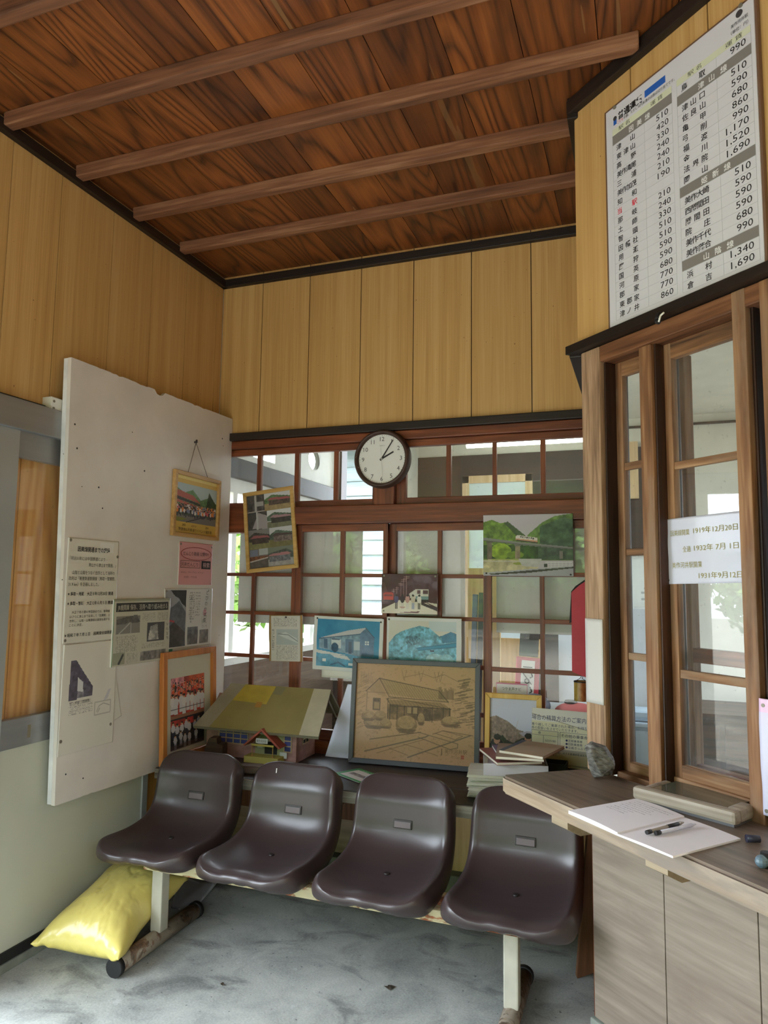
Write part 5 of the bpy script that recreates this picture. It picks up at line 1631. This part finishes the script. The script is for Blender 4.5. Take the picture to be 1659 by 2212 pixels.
for a in ((-.044, .042, -.05, -.047, 0, .05), (-.044, .042, .047, .05, 0, .075), (-.044, -.041, -.047, .047, 0, .06), (.039, .042, -.047, .047, 0, .06), (-.041, .039, -.047, .047, 0, .003)): box(bm, *a)
obj('box_body', bm, plain('navy_plastic', (48, 50, 84), .25), bx)
STONE = plain('grey_stone', (82, 80, 76), .8, .65, 46, (1, 1, 2.5), bmp=1.0)


def rock(name, label, loc, sx, sy, sz, seed, m, sub=4, rough=.22):
    bm = B()
    bmesh.ops.create_icosphere(bm, subdivisions=sub, radius=1)
    q = np.random.default_rng(seed)
    dirs = q.normal(size=(22, 3)); dirs /= np.linalg.norm(dirs, axis=1, keepdims=True)
    offs = q.uniform(.6, .9, 22)
    for v in bm.verts:
        d = np.array(v.co.normalized())
        r = min(1.05, min(o / max(d @ k, .05) for k, o in zip(dirs, offs)))
        r *= 1 + rough * .25 * math.sin(9 * d[0] + 14 * d[2] + seed) * math.sin(11 * d[1])
        v.co = Vector((d[0] * sx, d[1] * sy, d[2] * sz)) * r
    zmin = min(v.co.z for v in bm.verts)
    for v in bm.verts: v.co.z -= zmin
    o = obj(name, bm, m)
    o.location = loc
    return tag(o, label, 'stone')


rock('pebble', 'rounded grey stone lying in the open navy box', (-.303, 3.355, .606), .033, .026, .02, 3, plain('dark_stone', (84, 76, 70), .8, .3, 30))
cp = thing('plastic_cup', 'pale grey blue plastic cup beside the ticket window post', 'cup', (-.232, 3.30, .602))
bm = B(); cyl(bm, (0, 0, 0), (0, 0, .085), .022, .032, 20, cap=False); cyl(bm, (0, 0, 0), (0, 0, .002), .026, n=20); cyl(bm, (0, 0, .083), (0, 0, .086), .0335, n=20, cap=False); obj('cup_body', bm, plain('grey_blue_plastic', (160, 172, 180), .35), cp)
c = Cv(40, 30, (60, 140, 80)).rect(.12, .16, .92, .86, (206, 202, 196)).columns(.2, .1, .8, .14, (226, 226, 226), 1, seed=2).rect(.2, .45, .9, .62, (130, 122, 118), var=.5).rect(.7, .5, .8, .55, (50, 50, 60))
lf = thing('green_leaflet', 'green bordered leaflet lying flat near the front of the shelf', 'leaflet', (-1.413, 3.192, .603), (-PI / 2, 0, -.55))
sheet('sheet', c, .205, .155, PRINT, lf, t=.0012)
wd = thing('white_sheet_wedge', 'bent white sheet of card leaning between the model house and the grey frame', 'card', (-1.51, 3.502, .602))
bm = B()
gr = []
for i in range(15):
    t = i / 14
    zz = .002 + .37 * t
    row = []
    for j in range(9):
        s_ = j / 8
        xl, xr = -.078 + .105 * t, .14 - .045 * t
        row.append(bm.verts.new((xl + (xr - xl) * s_, -.012 + .034 * t - .006 * math.sin(PI * s_) * (1 - .3 * t) - .012 * (1 - s_), zz)))
    gr.append(row)
for i in range(14):
    for j in range(8): bm.faces.new((gr[i][j], gr[i][j + 1], gr[i + 1][j + 1], gr[i + 1][j]))
bmesh.ops.solidify(bm, geom=bm.faces[:], thickness=.0018)
obj('card', bm, plain('bluish_white_card', (236, 238, 246), .6, .02), wd, smooth=True)

# model station house
mh = thing('model_house', 'painted wooden model of a station house with a patched olive and grey roof', 'model house', (-1.92, 3.285, .602), (0, 0, .02))
PINKW = plain('faded_pink_paint', (160, 122, 118), .7, .16, 14, (1, 1, 2))
bm = B()
prism(bm, [(0, 0), (.225, 0), (.225, .172), (.1125, .30), (.0, .172)], 'x', -.262, .258)
obj('walls', bm, PINKW, mh)
OLIVEP = plain('olive_painted_roof', (142, 128, 82), .5, .10, 5)
GRYP = plain('grey_painted_strip', (150, 140, 126), .6, .08, 12)
rf = obj('roof', (lambda bm: (prism(bm, [(-.06, .150), (-.058, .140), (.12, .335), (.235, .212), (.238, .222), (.12, .352)], 'x', -.303, .405), bm)[1])(B()), plain('roof_edge_paint', (110, 104, 88), .6), mh)
def slope(x, t): return (x, -.06 + .18 * t, .1525 + .2 * t)
def onroof(name, pts, m, lift=.0012):
    bm = B()
    n_ = Vector((0, -.2, .18)).normalized()
    lo = [bm.verts.new(Vector(slope(*p)) + n_ * .0002) for p in pts]
    hi = [bm.verts.new(Vector(slope(*p)) + n_ * lift) for p in pts]
    bm.faces.new(hi); bm.faces.new(lo[::-1])
    for i in range(len(pts)): bm.faces.new((lo[i], lo[(i + 1) % len(pts)], hi[(i + 1) % len(pts)], hi[i]))
    obj(name, bm, m, rf)
for v in rf.data.vertices:
    if v.co.z > .3: v.co.x = -.195 + (v.co.x + .303) / .708 * .585
onroof('roof_panel', [(-.21, 0), (.3, 0), (.295, .998), (-.105, .998)], OLIVEP)
onroof('roof_strip', [(-.303, 0), (-.21, 0), (-.105, .998), (-.195, .998)], GRYP, .002)
onroof('roof_strip', [(.3, 0), (.405, 0), (.39, .998), (.295, .998)], plain('pale_painted_strip', (176, 168, 148), .6, .06, 12), .002)
onroof('roof_patch', [(-.152, .62), (.06, .58), (.075, .99), (-.108, .99)], plain('yellow_patch_paint', (176, 154, 60), .5, .1, 9), .0018)
onroof('roof_patch', [(-.0, .5), (.035, .5), (.035, .62), (.0, .62)], plain('orange_patch', (176, 126, 58)), .0021)
onroof('roof_patch', [(.075, .82), (.125, .8), (.135, .98), (.08, .98)], plain('green_grey_patch', (128, 122, 92)), .0016)
BLUEP, CREAMW = plain('blue_window_paint', (66, 70, 138), .5, .05), plain('cream_trim', (186, 160, 132), .6, .05)


def mwin(x0, x1, z0, z1, nx_, nz_, face='f'):
    bm = B()
    if face == 'f':
        box(bm, x0, x1, -.002, .0, z0, z1)
    else:
        box(bm, .258, .260, x0, x1, z0, z1)
    w = obj('window', bm, BLUEP if face == 'f' else BLACK, mh)
    bm = B()
    us_ = [x0 + (x1 - x0) * i / nx_ for i in range(nx_ + 1)]
    zs_ = [z0 + (z1 - z0) * i / nz_ for i in range(nz_ + 1)]
    for u_ in us_: box(bm, *((u_ - .0025, u_ + .0025, -.005, -.0015) if face == 'f' else (.2595, .2625, u_ - .0025, u_ + .0025)), z0 - .004, z1 + .004)
    for z_ in zs_: box(bm, *((x0 - .002, x1 + .002, -.0052, -.0015) if face == 'f' else (.2595, .2627, x0 - .002, x1 + .002)), z_ - .0025, z_ + .0025)
    obj('window_frame', bm, CREAMW, w)


mwin(-.185, -.015, .070, .146, 4, 3)
mwin(.192, .232, .052, .132, 1, 3)
mwin(.07, .14, .08, .15, 2, 3, 's')
bm = B(); box(bm, .03, .19, -.006, 0, .03, .135); obj('porch_wall', bm, plain('grey_green_paint', (150, 152, 116), .6, .08), mh)
bm = B(); box(bm, .085, .155, -.008, -.005, .035, .095); obj('doorway', bm, BLACK, mh)
bm = B(); box(bm, .005, .195, -.075, 0, .0, .032, bev=.002); obj('porch_base', bm, plain('yellow_green_paint', (172, 164, 84), .6, .08), mh)
PRED = plain('red_roof_paint', (158, 76, 62), .6, .12, 30)
bm = B()
prism(bm, [(.0, .085), (.006, .08), (.1, .158), (.198, .078), (.206, .084), (.1, .17)], 'y', -.075, .0)
obj('porch_roof', bm, PRED, mh)
bm = B(); box(bm, .04, .165, -.066, -.06, .083, .092); obj('porch_beam', bm, plain('yellow_trim_paint', (176, 160, 84)), mh)
for x in (.045, .16):
    bm = B(); cyl(bm, (x, -.063, .032), (x, -.063, .085), .0025, n=8); cyl(bm, (x, -.063, .032), (x, -.063, .042), .006, .003, 8); obj('porch_post', bm, plain('gold_post', (176, 142, 84)), mh)
for nm, x0, x1, z0, z1, y in (('name_plate', .068, .134, .098, .122, -.068), ('side_plate', .046, .076, .062, .086, -.009), ('side_plate', .172, .212, .02, .05, -.0085)):
    bm = B(); box(bm, x0, x1, y - .002, y, z0, z1, bev=.0008); pl = obj(nm, bm, plain('plate_white', (200, 204, 206)), mh)
    if nm == 'name_plate': lettering(pl, [T('美作河井駅', x0 + .004, z0 + .006, .015, w=.056)], BLACK, y=y - .0025)
bm = B(); prism(bm, [(.07, .238), (.155, .238), (.1125, .288)], 'x', .258, .2605); obj('gable_panel', bm, plain('amber_gable', (196, 146, 56)), mh)
bm = B()
for s_ in (-1, 1): prism(bm, [(.1125 + s_ * .005, .305), (.1125 + s_ * .122, .195), (.1125 + s_ * .108, .195), (.1125 - s_ * .0, .292)], 'x', .375, .38)
obj('barge_board', bm, plain('barge_paint', (110, 106, 90)), mh)

bk = thing('wooden_block', 'dark brown wooden block with a square notch beside the model house', 'wooden block', (-2.07, 3.19, .602), (0, 0, .2))
bm = B(); prism(bm, [(-.045, 0), (.055, 0), (.055, .085), (.02, .085), (.02, .115), (-.02, .115), (-.045, .06)], 'y', -.03, .03); bmesh.ops.bevel(bm, geom=bm.edges[:], offset=.003, segments=1, affect='EDGES'); obj('block', bm, wood('dark_block', (44, 30, 24), (74, 54, 42), (98, 76, 58), 'x'), bk)
bk = thing('wooden_block', 'rough dark wood offcuts heaped behind the seat nearest the white board', 'wooden block', (-2.10, 3.07, .602), (0, 0, -.5))
bm = B(); cyl(bm, (-.06, 0, .025), (.08, 0, .03), .025, .022, 9); box(bm, -.08, .02, .03, .06, 0, .04, bev=.004); obj('block', bm, wood('dark_block_rough', (44, 30, 24), (70, 52, 42), (92, 72, 58), 'x'), bk)
bk = thing('wooden_block', 'flat lens shaped piece of dark wood at the shelf edge behind a seat', 'wooden block', (-1.79, 3.055, .602), (0, 0, .25))
bm = B(); prism(bm, [(-.085, 0), (-.05, -.03), (.07, -.03), (.1, .0), (.06, .035), (-.03, .03)], 'z', 0, .035); bmesh.ops.bevel(bm, geom=bm.edges[:], offset=.006, segments=2, affect='EDGES'); obj('block', bm, wood('grey_brown_block', (66, 52, 46), (104, 86, 76), (128, 108, 96), 'x'), bk)

# ------------------------------------------------------------------ things on the counter
CP = lambda u, d, z: FR['tick'][0] + Vector((math.cos(A) * u, -math.sin(A) * u, 0)) + d * Vector((-math.sin(A), -math.cos(A), 0)) + Vector((0, 0, z))
rock('stone', 'rough grey lump of rock on the counter beside the ticket window post', CP(.135, .075, .8905), .062, .052, .058, 12, STONE, sub=5, rough=.12)
trn = thing('coin_tray', 'worn wooden framed tray with a dark glassy top at the ticket window', 'tray', CP(.36, .165, .8905), (0, 0, -A + .197))
GT = wood('grey_tray_wood', (112, 100, 88), (158, 146, 130), (186, 176, 160), 'x', rough=.55, grain=8, wear=(98, 90, 84))
bm = B(); box(bm, .006, .285, .006, .17, 0, .012); obj('base', bm, plain('grey_tray_base', (90, 90, 92), .5), trn)
for a in ((-.004, .292, .0, .036, .006, .040), (.25, .29, .037, .12, .006, .039), (-.002, .022, .037, .17, .006, .033)):
    bm = B(); box(bm, *a, bev=.009); obj('frame_side', bm, GT, trn)
bm = B(); box(bm, .022, .25, .036, .19, .012, .030); obj('glass_top', bm, plain('dark_tray_glass', (96, 98, 84), .07, .05, spec=.6), trn)
nbk = thing('open_notebook', 'open white notebook with handwriting on its upper page, lying on the counter', 'notebook', CP(.55, .292, .8905), (0, 0, -A))
PAGE = plain('notebook_page', (226, 222, 226), .7, .015)
pts = {'a': (.373 - .55, -.4 + .275), 'b': (.368 - .55, -.146 + .275), 'c': (.535 - .55, -.146 + .275), 'd': (.556 - .55, -.405 + .275), 'e': (.706 - .55, -.152 + .275), 'f': (.718 - .55, -.398 + .275)}
for nm, q4, zz in (('page', 'adcb', .011), ('page', 'dfec', .006)):
    bm = B()
    P4 = [Vector((*pts[k_], 0)) for k_ in q4]
    g = []
    for i in range(13):
        row = []
        for j in range(3):
            s_, t_ = i / 12, j / 2
            p3 = (P4[0] * (1 - s_) + P4[1] * s_) * (1 - t_) + (P4[3] * (1 - s_) + P4[2] * s_) * t_
            k_ = s_ if nm == 'page' and zz > .008 else 1 - s_
            p3.z = zz * (.55 + .45 * math.sin(PI * min(1, .15 + k_ * .75))) + (.004 if 0 else 0)
            row.append(p3)
        g.append(row)
    lo = [[bm.verts.new((p3.x, p3.y, 0)) for p3 in row] for row in g]
    hi = [[bm.verts.new(p3) for p3 in row] for row in g]
    for i in range(12):
        for j in range(2):
            bm.faces.new((hi[i][j], hi[i + 1][j], hi[i + 1][j + 1], hi[i][j + 1])); bm.faces.new((lo[i][j], lo[i][j + 1], lo[i + 1][j + 1], lo[i + 1][j]))
    for i in range(12):
        bm.faces.new((lo[i][0], lo[i + 1][0], hi[i + 1][0], hi[i][0])); bm.faces.new((lo[i][2], hi[i][2], hi[i + 1][2], lo[i + 1][2]))
    for j in range(2):
        bm.faces.new((lo[0][j], hi[0][j], hi[0][j + 1], lo[0][j + 1])); bm.faces.new((lo[12][j], lo[12][j + 1], hi[12][j + 1], hi[12][j]))
    pg_ = obj(nm, bm, PAGE, nbk)
bm = B()
r5 = random.Random(3)
for i in range(9):
    y = .10 - i * .014
    x = -.155 + r5.uniform(0, .01)
    for k_ in range(r5.randint(7, 15)):
        w_ = r5.uniform(.004, .009)
        box(bm, x, x + w_, y + r5.uniform(-.001, .001), y + .0015, .0112, .0114)
        x += w_ + r5.uniform(.001, .003)
obj('handwriting', bm, plain('pencil_marks', (150, 146, 150)), nbk)
for lb, a, b, m1, m2 in (('slim clear ballpoint pen with a dark grip lying across the open notebook', (.598, .368), (.583, .222), plain('smoky_pen', (150, 138, 124), .25), BLACK), ('clear ballpoint pen with a black end, nearer the page corner on the open notebook', (.611, .352), (.606, .205), plain('clear_pen', (206, 206, 222), .15), BLACK)):
    p0, p1 = CP(*a, .9035), CP(*b, .9035)
    t = thing('pen', lb, 'pen', p0, group='pens on the open notebook')
    d = p1 - p0
    bm = B(); cyl(bm, d * .1, d * .9, .0045, n=12); cyl(bm, d * .9, d, .0045, .0015, 12); obj('barrel', bm, m1, t)
    bm = B(); cyl(bm, d * 0, d * .11, .0052, n=12); obj('end_cap', bm, m2, t)
    if lb.startswith('slim'):
        bm = B(); cyl(bm, d * .55, d * .85, .0049, n=12); obj('grip', bm, m2, t)
cpn = thing('marker_cap', 'small dark navy cap lying off the corner of the open notebook', 'cap', CP(.722, .17, .90))
bm = B(); cyl(bm, (0, 0, 0), (.03, .008, 0), .009, .0085, 14); obj('cap', bm, plain('navy_cap', (40, 42, 58), .4), cpn)
hl = thing('dark_trinket', 'small dark object with a blue grey end at the counter edge by the frame edge', 'trinket', CP(.84, .262, .8905))
bm = B(); cyl(bm, (0, 0, 0), (0, 0, .03), .018, .012, 12); obj('body', bm, BLACK, hl)
bm = B(); bmesh.ops.create_uvsphere(bm, u_segments=12, v_segments=8, radius=.014)
for v in bm.verts: v.co += Vector((-.012, -.016, .014))
obj('bead', bm, plain('blue_grey_bead', (92, 112, 124), .3), hl)

# red cover and the hanging tin beside the post
rc = thing('red_cover', 'long red cloth cover hanging beside the ticket window post', 'cover', (-.27, 3.2, 1.1))
bm = B()
prism(bm, [(-.036, .035), (.036, .01), (.036, .43), (.0, .405), (-.034, .375)], 'y', -.008, .008)
bmesh.ops.bevel(bm, geom=bm.edges[:], offset=.003, segments=2, affect='EDGES')
obj('red_panel', bm, plain('red_cloth', (178, 40, 58), .5, .06, 8), rc)
bm = B(); prism(bm, [(-.046, .24), (-.026, .25), (-.02, .40), (.036, .44), (.036, .425), (-.036, .38)], 'y', .009, .02); obj('black_lining', bm, plain('black_cloth', (26, 22, 24), .7), rc)
tc_ = thing('hanging_tin', 'small red and yellow tin hanging by wire below the red cover', 'tin', (-.286, 3.4, .985))
bm = B(); cyl(bm, (0, 0, 0), (0, 0, .086), .032, n=24, cap=False); cyl(bm, (0, 0, 0), (0, 0, .002), .032, n=24)
TIN, nt, pp = newmat('tin_label')
sx_ = nd(nt, 'ShaderNodeSeparateXYZ')
nt.links.new(coords(nt, (1, 1, 1)), sx_.inputs[0])
nt.links.new(mix(nt, .45, ramp(nt, math_(nt, 'ADD', math_(nt, 'MULTIPLY', sx_.outputs['X'], 14.0), .5), [(.3, (158, 132, 52)), (.6, (176, 70, 40)), (.9, (150, 40, 46))]), ramp(nt, noise(nt, coords(nt, (1, 1, 1)), 50, 3), [(.35, (120, 90, 40)), (.7, (190, 160, 90))])), pp.inputs['Base Color'])
pp.inputs['Roughness'].default_value = .35
obj('can', bm, TIN, tc_)
bm = B(); cyl(bm, (0, 0, .083), (0, 0, .088), .033, n=24, cap=False); cyl(bm, (0, 0, .06), (0, 0, .062), .031, n=24); obj('rim', bm, BLACK, tc_)
bm = B(); tube(bm, [(-.03, 0, .084), (-.004, 0, .1), (-.002, .168, .11)], .0012, 6); tube(bm, [(.03, 0, .084), (.004, 0, .1), (.006, .168, .11)], .0012, 6); obj('wire', bm, BLACK, tc_)

# ------------------------------------------------------------------ inside the office
def slab(name, label, cat, x0, x1, y0, y1, z0, z1, m, group=None):
    t = thing(name, label, cat, ((x0 + x1) / 2, (y0 + y1) / 2, z0), group=group)
    bm = B(); box(bm, (x0 - x1) / 2, (x1 - x0) / 2, (y0 - y1) / 2, (y1 - y0) / 2, 0, z1 - z0, bev=.002)
    obj('board', bm, m, t)
    return t


GREYB = plain('grey_backing_sheet', (208, 206, 205), .7, .03, 2)
slab('backing_board', 'pale grey board behind the lattice panes next to the white notice board', 'board', -2.24, -1.462, 3.64, 3.646, 1.268, 1.80, GREYB)
slab('backing_board', 'pale grey board behind the lattice panes above the blue hill photograph', 'board', -1.27, -.882, 3.63, 3.636, 1.0, 1.80, GREYB)
slab('backing_board', 'pale grey board behind the lattice panes below the viaduct poster', 'board', -.718, -.24, 3.63, 3.636, 1.262, 1.79, GREYB)
slab('plywood_post', 'yellow plywood board standing behind the lattice beside the blue grey rails', 'board', -.99, -.80, 4.15, 4.18, 0, 1.60, YELLOWPLY)
slab('plywood_partition', 'brown yellow plywood partition behind the red ticket machine', 'partition', -1.25, -.72, 5.2, 5.24, 0, 1.12, wood('tan_plywood', (150, 116, 62), (178, 140, 82), (196, 160, 102), 'z', rough=.5, grain=4, bmp=.03))
slab('white_cabinet', 'tall plain white cabinet seen behind the hanging tin', 'cabinet', -.60, .02, 5.3, 5.8, 0, 1.35, plain('cool_white', (206, 214, 220), .5, .02))
for i, (x, lb, h, mm) in enumerate(((-.895, 'tall slate blue rail leaning behind the lattice, nearest the plywood board', 1.45, (92, 104, 122)), (-.86, 'black rail leaning between the slate blue rails', 1.46, (40, 42, 48)), (-.815, 'slate blue rail leaning behind the lattice stile', 1.44, (100, 112, 130)))):
    t = thing('leaning_rail', lb, 'rail', (x - .03, 3.88, 0), (-.03, .022, 0), 'rails leaning behind the lattice')
    bm = B(); box(bm, -.014, .014, -.012, .012, 0, h, bev=.003); obj('rail', bm, plain('rail_%d' % i, mm, .4), t)
od = thing('door_1', 'office door with a pale wood frame and frosted pane', 'door', (-1.17, 5.96, 0), kind='structure')
LW = wood('light_door_wood', (176, 146, 108), (200, 172, 132), (214, 190, 154), 'z', rough=.5)
for a in ((-.30, -.24, 0, 2.435), (.24, .30, 0, 2.435), (-.30, .30, 2.37, 2.435), (-.24, .24, 0, .9)):
    bm = B(); box(bm, a[0], a[1], -.02, .01, a[2], a[3], bev=.003); obj('door_frame', bm, LW, od)
bm = B(); box(bm, -.24, .24, -.005, .005, .9, 2.37); obj('pane', bm, plain('frosted_pane', (200, 214, 220), .6, .02), od)
tl = thing('tube_light', 'long white fluorescent tube light below the office ceiling seen through the top panes', 'ceiling light', (-.75, 5.2, 2.55))
bm = B(); box(bm, -.52, .52, -.05, .05, .04, .085, bev=.006); obj('housing', bm, WHITE, tl)
bm = B(); cyl(bm, (-.5, 0, .01), (.5, 0, .01), .03, n=14); obj('tube', bm, emit('tube_glow', (240, 250, 232), 9.0), tl)
bm = B(); box(bm, -.03, .03, -.02, .02, .085, .31); obj('rod', bm, WHITE, tl)
l = bpy.data.lights.new('tube_lamp', 'AREA'); l.shape = 'RECTANGLE'; l.size, l.size_y, l.energy, l.color = 1.0, .05, 14, (.95, 1, .92)
lo_ = bpy.data.objects.new('tube_lamp', l); lo_.location = (-.75, 5.2, 2.54); COL.objects.link(lo_)
dk = thing('office_desk', 'grey office desk behind the lattice at the foot of the red ticket machine', 'desk', (-.5, 4.6, 0))
DSK = plain('grey_desk', (168, 174, 176), .35, .02)
bm = B(); box(bm, -.5, .28, -.35, .35, .7, .73, bev=.004); obj('desk_top', bm, DSK, dk)
for x in (-.47, .25):
    for y in (-.32, .32):
        bm = B(); box(bm, x - .015, x + .015, y - .015, y + .015, 0, .7); obj('leg', bm, ALU, dk)
tm = thing('ticket_machine', 'red ticket machine with a black screen and warning labels standing on the desk', 'machine', (-.745, 4.72, .737), (-.12, .06, .15))
REDM = plain('red_machine_plastic', (176, 48, 66), .4)
bm = B(); box(bm, -.075, .075, -.03, .05, 0, .30, bev=.006); obj('body', bm, REDM, tm)
bm = B(); box(bm, -.06, .062, -.028, .02, .305, .475, bev=.004); obj('screen', bm, plain('black_screen', (30, 30, 34), .15), tm)
bm = B(); box(bm, -.04, .045, -.033, -.029, .02, .28, bev=.001); wl = obj('warning_label', bm, WHITE, tm)
bm = B()
for z_ in (.055, .15):
    tube(bm, [(-.03, -.034, z_ + .05), (.03, -.034, z_ - .02)], .003, 6)
    tube(bm, [(.0 + .014 * math.cos(t), -.034, z_ + .014 * math.sin(t)) for t in np.linspace(0, 2 * PI, 12)], .003, 6)
    tube(bm, [(.02, -.034, z_ + .06), (.034, -.034, z_ + .03), (.016, -.034, z_ + .02)], .004, 6)
box(bm, -.03, .035, -.034, -.032, .215, .222); box(bm, -.03, .03, -.034, -.032, .235, .24)
obj('symbol', bm, BLACK, wl)
bm = B(); box(bm, .075, .1, -.01, .04, .02, .36, bev=.004); obj('side_unit', bm, BLACK, tm)
hb = thing('handbag', 'dark bag and red cap heaped on the grey desk beside the ticket machine', 'bag', (-.665, 4.55, .731))
bm = B(); bmesh.ops.create_uvsphere(bm, u_segments=20, v_segments=12, radius=1)
for v in bm.verts: v.co = Vector((v.co.x * .1, v.co.y * .08, max(v.co.z, -.5) * .07 + .035))
obj('bag_body', bm, plain('navy_bag', (44, 48, 62), .6), hb, smooth=True)
rcp = thing('red_hat', 'flat red cap with a black crown button lying on the grey desk', 'cap', (-.42, 4.60, .731))
bm = B(); bmesh.ops.create_uvsphere(bm, u_segments=24, v_segments=12, radius=1)
for v in bm.verts: v.co = Vector((v.co.x * .13, v.co.y * .09, max(v.co.z, 0) * .06))
obj('crown', bm, plain('faded_red_cloth', (176, 84, 84), .6), rcp, smooth=True)
bm = B(); cyl(bm, (-.03, 0, .055), (-.03, 0, .07), .04, .036, 18); obj('button', bm, BLACK, rcp)
oc = thing('office_chair', 'brown backed office chair pushed to the grey desk behind the lattice', 'chair', (-.5, 4.05, 0))
bm = B(); box(bm, -.10, .10, -.02, .02, .52, .775, bev=.012); obj('backrest', bm, plain('brown_vinyl', (92, 74, 58), .5), oc)
bm = B(); box(bm, -.115, .115, .02, .03, .5, .79, bev=.004); obj('back_shell', bm, BLACK, oc)
bm = B(); box(bm, -.2, .2, -.0, .4, .42, .47, bev=.012); obj('seat', bm, plain('brown_vinyl_seat', (92, 74, 58), .5), oc)
bm = B(); cyl(bm, (0, .2, .06), (0, .2, .42), .025, n=12); obj('column', bm, BLACK, oc)
for k_ in range(4):
    bm = B(); tube(bm, [(0, .2, .07), (.24 * math.cos(k_ * PI / 2 + .6), .2 + .24 * math.sin(k_ * PI / 2 + .6), .02)], .016, 8); obj('leg', bm, BLACK, oc)
bt = thing('bottle', 'small bottle with a bright green cap behind the pink bordered card', 'bottle', (-.80, 4.35, .731))
bm = B(); cyl(bm, (0, 0, 0), (0, 0, .12), .03, n=16); cyl(bm, (0, 0, .12), (0, 0, .15), .03, .012, 16); obj('bottle_body', bm, plain('bottle_white', (200, 220, 214), .25), bt)
bm = B(); cyl(bm, (0, 0, .15), (0, 0, .175), .015, n=14); obj('cap', bm, plain('lime_cap', (130, 200, 60), .4), bt)
bn = thing('lidded_bin', 'pale blue plastic bin with a lid seen through the narrow ticket window sash', 'bin', (.0, 4.6, .35))
BINM = plain('pale_blue_plastic', (176, 200, 222), .35, .02)
bm = B()
lo4, hi4 = [(-.13, -.1), (.13, -.1), (.13, .1), (-.13, .1)], [(-.16, -.13), (.16, -.13), (.16, .13), (-.16, .13)]
a_ = [bm.verts.new((*p, 0)) for p in lo4]; b_ = [bm.verts.new((*p, .34)) for p in hi4]
bm.faces.new(a_[::-1]); bm.faces.new(b_)
for i in range(4): bm.faces.new((a_[i], a_[(i + 1) % 4], b_[(i + 1) % 4], b_[i]))
bmesh.ops.bevel(bm, geom=bm.edges[:], offset=.015, segments=2, affect='EDGES')
obj('bin_body', bm, BINM, bn)
bm = B(); box(bm, -.17, .17, -.14, .14, .345, .37, bev=.008); box(bm, -.14, .14, -.11, .11, .37, .43, bev=.03); obj('lid', bm, BINM, bn)
slab('cardboard_box', 'low cardboard box carrying the pale blue bin in the office', 'box', -.2, .25, 4.4, 4.8, 0, .348, plain('cardboard', (150, 118, 84), .8, .05))
cl = thing('wall_calendar', 'white certificate sheet under a wooden strip on the office wall, seen through the narrow sash', 'calendar', (-.12, 5.9, 1.25))
sheet('sheet', Cv(20, 30, (214, 218, 214)).columns(.2, .5, .7, .6, (120, 120, 120), 3, seed=1).columns(.2, .66, .7, .7, (120, 120, 120), 2, seed=2), .42, .5, PRINT, cl)
bm = B(); box(bm, -.02, .45, -.03, 0, .5, .54); obj('top_strip', bm, LW, cl)
slab('wall_shelf', 'light wooden shelf plank on the office wall below the certificate sheet', 'shelf', -.2, .3, 5.85, 5.99, 1.08, 1.12, LW)
slab('wall_board', 'tan wooden board on the dark office wall, seen through the narrow sash', 'board', -.16, -.035, 5.94, 5.968, 2.2, 2.66, LW)
pe = thing('hanging_cable', 'dark cable hanging inside the narrow ticket window sash', 'cable', (0, 0, 0))
bm = B()
pts_ = [(.215, .16, 2.3 - i * .07, ) for i in range(18)]
tube(bm, [tuple(CP(.205 + .012 * math.sin(i * .5) - .0, -.20, 2.25 - .07 * i)) for i in range(17)], .006, 8)
obj('cable', bm, BLACK, pe)

bd = thing('brown_desk', 'dark brown wooden desk with drawers in the office, seen through the wide ticket window sash', 'desk', (.42, 5.2, 0))
DB = wood('dark_desk_wood', (44, 28, 20), (74, 50, 36), (98, 70, 52), 'x', rough=.45)
bm = B(); box(bm, -.36, .36, -.3, .3, .69, .73, bev=.004); obj('desk_top', bm, DB, bd)
bm = B(); box(bm, -.34, .34, -.27, .28, 0, .69); obj('carcass', bm, DB, bd)
for x in (-.17, .17):
    for z_ in (.08, .28, .48):
        bm = B(); box(bm, x - .155, x + .155, -.285, -.27, z_, z_ + .18, bev=.003); d_ = obj('drawer', bm, DB, bd)
        bm = B(); cyl(bm, (x, -.30, z_ + .1), (x, -.285, z_ + .1), .012, n=12); obj('knob', bm, BRASS, d_)
